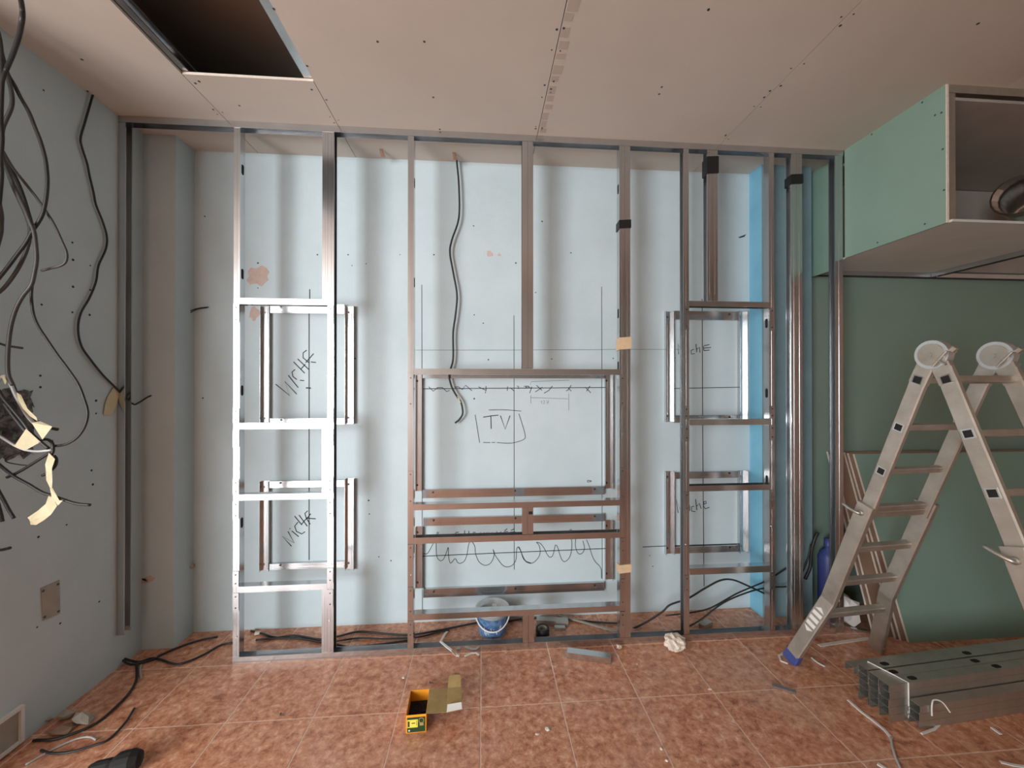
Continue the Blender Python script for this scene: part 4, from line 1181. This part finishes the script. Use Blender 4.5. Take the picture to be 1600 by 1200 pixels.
strip(Z3([(2.009, 1.6603), (2.0944, 1.6774), (2.2326, 1.7339)], 0.001), 0.009, 'white strap tail lying under the low front row of studs')
strip(Z3([(2.192, 1.5115), (2.2245, 1.495), (2.2668, 1.4835)], 0.001), 0.012, 'white strip in the bottom right corner')
strip(Z3([(2.0632, 2.2689), (2.2532, 2.2908), (2.4732, 2.3115)], 0.001), 0.022, 'pale flat strip between the ladder feet', 'plaster_edge')

# bucket behind the frame
bk = thing('paint_bucket', 'translucent plastic bucket with a blue label and white handle', 'bucket', (0.066, 2.555, 0))
MB().lathe((0, 0, 0), [(0.0, 0.004), (0.083, 0.002), (0.086, 0.0), (0.0865, 0.006), (0.104, 0.155), (0.110, 0.156), (0.111, 0.166), (0.106, 0.167), (0.1015, 0.155), (0.084, 0.008), (0.0, 0.008)], 36).build('shell', 'bucket', bk, True)
MB().lathe((0, 0, 0), [(0.0885, 0.014), (0.1022, 0.132)], 36).build('label_wrap', 'bucket_label', bk, True)
lt = MB()
random.seed(11)
for k in range(26):
    a_ = R(-90 + random.uniform(-38, 30))
    z_ = random.uniform(0.03, 0.075)
    r_ = 0.0892 + (z_ - 0.014) * 0.116
    c = Vector((math.cos(a_) * r_, math.sin(a_) * r_, z_))
    dz = random.uniform(0.008, 0.02)
    t_ = Vector((-math.sin(a_), math.cos(a_), 0)) * random.uniform(-0.006, 0.006)
    lt.ribbon([c, c + t_ + Vector((math.cos(a_) * dz * 0.116, math.sin(a_) * dz * 0.116, dz))], 0.003, (math.cos(a_), math.sin(a_), 0), 0.0006)
lt.build('label_print', 'white_plastic', bk)
hp = []
for k in range(21):
    t_ = math.pi * k / 20
    x_ = -math.cos(t_) * 0.112
    drop = math.sin(t_)
    hp.append((x_, -0.115 * drop, 0.148 - 0.078 * drop))
MB().tube(hp, 0.0045, 6).build('handle', 'white_plastic', bk, True)
MB().box(0.0, 0.032, 0.088, 0.09, 0.11, 0.135).build('sticker', 'white_plastic', bk)

# roll of black tape, offcuts behind the track
tr = thing('tape_roll', 'black roll of tape standing behind the bottom track', 'tape roll', (0.385, 2.50, 0))
MB().lathe((0, 0, 0), [(0.028, 0.0), (0.042, 0.0), (0.043, 0.002), (0.043, 0.048), (0.042, 0.05), (0.028, 0.05), (0.028, 0.0)], 28).build('tape', 'tape_black', tr, True)
MB().lathe((0, 0, 0), [(0.0275, 0.001), (0.0275, 0.049), (0.025, 0.049), (0.025, 0.001), (0.0275, 0.001)], 28).build('core', 'plate', tr, True)


def offcut(label, loc, rz, length, m='steel', fl=0.035, w=0.048, up=True, tabs=0):
    t = thing('stud_offcut', label, 'metal offcut', loc, rz, 'stud offcuts on the floor')
    mb = MB()
    mb.extrude(u_section(w, fl), (0, 0, fl if up else 0), (0, 0, -1 if up else 1), (0, 1, 0), (1, 0, 0), length)
    mb.build('profile', m, t)
    if tabs:
        MB().box(-0.02, 0.001, 0.004, 0.006, 0.002, fl).box(-0.025, 0.0, 0.03, 0.0315, 0.0, fl * 0.6).build('bent_tab', m, t)
    return t


offcut('bright steel offcut on the tiles in front of the bottom track', (0.495, 2.275, 0.001), R(-16), 0.25, 'steel', tabs=1)
offcut('dull steel offcut lying behind the bottom track beside the tape roll', (0.36, 2.60, 0.001), R(-8), 0.21, 'steel_dark')
offcut('small silver offcut beside the tape roll', (0.47, 2.535, 0.001), R(-4), 0.07, 'steel', 0.02, 0.03)
offcut('small silver offcut on the open tiles left of the stud stack', [(1.5292, 1.9716)][0] + (0.001,), R(-32), 0.10, 'steel', 0.012, 0.02)
offcut('silver offcut on the floor under the ladder', [(2.4008, 2.3951)][0] + (0.001,), R(-25), 0.09, 'steel', 0.012, 0.022)
offcut('dark offcut behind the bottom track in the right bay', [(1.4429, 2.4675)][0] + (0.001,), R(25), 0.09, 'steel_dark', 0.03, 0.04)
MB_ = MB().ribbon(Z3([(0.5213, 2.6825), (0.707, 2.5738), (0.8678, 2.4733)], 0.012), 0.016, (0, 0, 1), 0.006)
tag(MB_.build('wooden_lath', 'plate'), 'thin pale lath on the floor behind the track right of the tape roll', 'lath')


# crumpled paper and crumbs
def lump(name, loc, r, m, label, cat, flat=0.7, rough=0.35, seed=1, group=None, sub=2):
    random.seed(seed)
    bm = bmesh.new()
    bmesh.ops.create_icosphere(bm, subdivisions=sub, radius=1.0)
    for v in bm.verts:
        k = 1 + random.uniform(-rough, rough)
        v.co = Vector((v.co.x * r[0] * k, v.co.y * r[1] * k, v.co.z * r[2] * k))
    zmin = min(v.co.z for v in bm.verts)
    for v in bm.verts:
        v.co.z -= zmin
    me = bpy.data.meshes.new(name)
    bm.to_mesh(me)
    bm.free()
    me.materials.append(M[m])
    o = bpy.data.objects.new(name, me)
    o.location = loc
    link(o)
    return tag(o, label, cat, group)


x, y = [(1.157, 2.264)][0]
lump('crumpled_paper', (x, y + 0.03, 0.0), (0.062, 0.05, 0.045), 'paper', 'crumpled cream paper lying before the bottom track', 'paper', rough=0.2, seed=3, sub=3)
x, y = [(0.827, 2.3345)][0]
lump('plaster_crumb', (x, y, 0.0), (0.014, 0.012, 0.012), 'paper', 'small crumb of plaster under the taped double stud', 'crumb', seed=5, group='plaster crumbs on the tiles')
for i, (px, lab, r_) in enumerate((([(-0.4269, 2.1889)][0], 'white crumb left of the cardboard box', 0.010), ([(0.3041, 1.8138)][0], 'round pale crumb on the open tiles right of the box', 0.016),
                                   ([(0.2524, 1.7875)][0], 'smaller pale crumb just left of the round one', 0.009), ([(0.784, 1.6777)][0], 'pale crumb on a tile joint near the bottom edge', 0.009),
                                   ([(1.1919, 1.9853)][0], 'white crumb on the tile joint below the paper', 0.010), ([(0.884, 2.1985)][0], 'tiny crumb right of the bright offcut', 0.006),
                                   ([(0.7831, 1.6218)][0], 'pale crumb nearest the bottom edge', 0.008), ([(-1.4423, 2.6473)][0], 'white scrap on the floor behind the left bay', 0.02))):
    lump('plaster_crumb', (px[0], px[1], 0.0), (r_, r_ * 0.8, r_ * 0.4), 'paper', lab, 'crumb', seed=20 + i, group='plaster crumbs on the tiles', sub=1)
for i, (px, lab) in enumerate((([(-0.9634, 1.9876)][0], 'small dark screw on the tiles left of the box'), ([(-0.2689, 2.1401)][0], 'small dark screw above the cardboard box'))):
    MBs = MB().tube([(px[0] - 0.012, px[1] + 0.004, 0.004), (px[0] + 0.012, px[1] - 0.004, 0.003)], 0.003, 6, r1=0.001).disc((px[0] - 0.012, px[1] + 0.004, 0.0055), (-0.95, 0.3, 0), 0.0055, 0.002, 8)
    tag(MBs.build('drywall_screw', 'screw'), lab, 'screw', 'loose screws')
for i, (px, r_, lab) in enumerate((([(-1.887, 2.0104)][0], (0.05, 0.03, 0.025), 'pale plaster chunk by the left wall, right of the pair'), ([(-1.9887, 2.0431)][0], (0.035, 0.028, 0.022), 'pale plaster chunk by the left wall, middle'),
                                   ([(-2.0586, 2.034)][0], (0.02, 0.015, 0.012), 'small pale plaster chunk against the left wall'), ([(-1.9425, 1.9733)][0], (0.06, 0.04, 0.015), 'flat brown rubble lump under the plaster chunks'))):
    lump('plaster_chunk', (px[0], px[1], 0), r_, 'plate' if i < 3 else 'brownpaper', lab, 'rubble', seed=40 + i, group='rubble by the left wall', sub=1)

# small things in the alcove
ab = thing('plastic_bag', 'crumpled white plastic bag beside the right end stud', 'bag', (2.405, 2.44, 0))
ob = lump('bag_body', (0, 0, 0), (0.07, 0.06, 0.10), 'white_plastic', None, None, seed=8)
ob.parent = ab
bb = thing('blue_container', 'blue plastic container half hidden behind the near ladder leg', 'container', (2.41, 2.575, 0))
MB().lathe((0, 0, 0), [(0, 0), (0.055, 0), (0.06, 0.01), (0.06, 0.40), (0.045, 0.44), (0.02, 0.46), (0.02, 0.50), (0, 0.50)], 20).build('body', 'blue_plastic', bb, True)
MB().lathe((0, 0, 0.50), [(0.024, -0.02), (0.024, 0.03), (0, 0.03)], 16).build('cap', 'blue_plastic', bb, True)

# open cardboard box of screws
bx = thing('cardboard_box', 'small open orange and green cardboard box with flaps folded right', 'box', (-0.304, 1.843, 0), R(2))
W, DP, HT = 0.092, 0.150, 0.083
t = 0.0012
sh = MB()
sh.box(-W / 2, W / 2, 0, t, 0, HT).box(-W / 2, W / 2, DP - t, DP, 0, HT).box(-W / 2, -W / 2 + t, t, DP - t, 0, HT).box(W / 2 - t, W / 2, t, DP - t, 0, HT).box(-W / 2, W / 2, 0, DP, 0, t)
sh.build('carton', 'card_orange', bx)
MB().box(-W / 2 + 0.006, W / 2 - 0.004, -0.0006, 0, 0.004, HT - 0.011).build('front_print', 'card_green', bx)
yl = MB().box(-W / 2 + 0.007, W / 2 - 0.038, -0.0012, -0.0006, 0.026, 0.062).build('paper_label', 'card_yellow', bx)
MB().box(-W / 2 + 0.009, -W / 2 + 0.017, -0.0016, -0.0012, 0.030, 0.056).box(-W / 2 + 0.026, -W / 2 + 0.042, -0.0016, -0.0012, 0.044, 0.048).box(-W / 2 + 0.048, -W / 2 + 0.050, -0.0016, -0.0012, 0.034, 0.058).build('label_print', 'ink', yl)
em = MB().lathe((W / 2 - 0.022, -0.0006, 0.056), [(0.010, 0), (0.0125, 0), (0.0125, 0.0008), (0.010, 0.0008)], 16, axis=(0, -1, 0)).box(W / 2 - 0.03, W / 2 - 0.012, -0.0011, -0.0006, 0.032, 0.044)
em.build('emblem', 'card_in', bx)
MB().disc((-W / 2 + 0.015, -0.0006, 0.013), (0, -1, 0), 0.004, 0.0006, 10).build('dot', 'white_plastic', bx)
# dark screws inside, and a black slab standing in for the shade
random.seed(5)
scb = MB()
for k in range(160):
    x_, y_ = random.uniform(-W / 2 + 0.012, W / 2 - 0.012), random.uniform(0.012, DP - 0.02)
    a_ = random.uniform(0, 6.28)
    scb.tube([(x_ - math.cos(a_) * 0.01, y_ - math.sin(a_) * 0.01, random.uniform(0.028, 0.04)), (x_ + math.cos(a_) * 0.01, y_ + math.sin(a_) * 0.01, random.uniform(0.028, 0.04))], 0.002, 5)
scb.box(-W / 2 + 0.002, W / 2 - 0.002, 0.002, DP - 0.002, 0.002, 0.03)
tag(scb.build('screws_and_shade', 'black_plastic', bx), kind='stuff')
f1 = MB()
f1.frustum([(W / 2, 0.002, HT), (W / 2 + 0.088, 0.006, HT - 0.006), (W / 2 + 0.088, DP + 0.004, HT - 0.006), (W / 2, DP - 0.002, HT)],
           [(W / 2, 0.002, HT - t), (W / 2 + 0.088, 0.006, HT - 0.006 - t), (W / 2 + 0.088, DP + 0.004, HT - 0.006 - t), (W / 2, DP - 0.002, HT - t)])
fa = f1.build('flap', 'card_in', bx)
f2 = MB()
x0_, x1_ = W / 2 + 0.089, W / 2 + 0.165
f2.frustum([(x0_, 0.004, HT - 0.006), (x1_, 0.012, HT - 0.004), (x1_ - 0.008, DP + 0.0, HT - 0.004), (x0_, DP + 0.004, HT - 0.006)],
           [(x0_, 0.004, HT - 0.0075), (x1_, 0.012, HT - 0.0055), (x1_ - 0.008, DP + 0.0, HT - 0.0055), (x0_, DP + 0.004, HT - 0.0075)])
f2.build('flap', 'card_in', bx)
f3 = MB()
f3.frustum([(x0_ + 0.001, DP + 0.0045, HT - 0.006), (x1_ - 0.008, DP + 0.001, HT - 0.005), (x1_ - 0.012, DP + 0.055, HT + 0.012), (x1_ - 0.02, DP + 0.062, HT + 0.014), (x0_ + 0.012, DP + 0.064, HT + 0.014), (x0_ + 0.003, DP + 0.056, HT + 0.012)],
           [(x0_ + 0.001, DP + 0.0045, HT - 0.0075), (x1_ - 0.008, DP + 0.001, HT - 0.0065), (x1_ - 0.012, DP + 0.055, HT + 0.0105), (x1_ - 0.02, DP + 0.062, HT + 0.0125), (x0_ + 0.012, DP + 0.064, HT + 0.0125), (x0_ + 0.003, DP + 0.056, HT + 0.0105)])
f3.build('tuck_flap', 'card_in', bx)
f4 = MB()
f4.frustum([(x0_ + 0.004, 0.005, HT - 0.005), (x1_ - 0.001, 0.013, HT - 0.003), (x1_ - 0.004, 0.04, HT + 0.008), (x0_ + 0.006, 0.036, HT + 0.006)],
           [(x0_ + 0.004, 0.006, HT - 0.0065), (x1_ - 0.001, 0.014, HT - 0.0045), (x1_ - 0.004, 0.041, HT + 0.0065), (x0_ + 0.006, 0.037, HT + 0.0045)])
f4.build('tuck_flap', 'white_plastic', bx)

# black tool at the bottom edge
bt = thing('hand_tool', 'black knobbed hand tool lying at the bottom edge on the left', 'tool', (-1.475, 1.752, 0))
MB().lathe((-0.075, -0.01, 0.03), [(0, -0.05), (0.022, -0.05), (0.028, -0.03), (0.028, 0.02), (0.02, 0.04), (0, 0.045)], 14, axis=(0.9, 0.1, 0.1)).build('grip', 'black_plastic', bt)
MB().lathe((0.005, -0.01, 0.043), [(0, -0.04), (0.03, -0.04), (0.042, -0.02), (0.042, 0.025), (0.03, 0.05), (0, 0.055)], 14, axis=(0.95, 0.2, 0.05)).build('knob', 'black_plastic', bt)
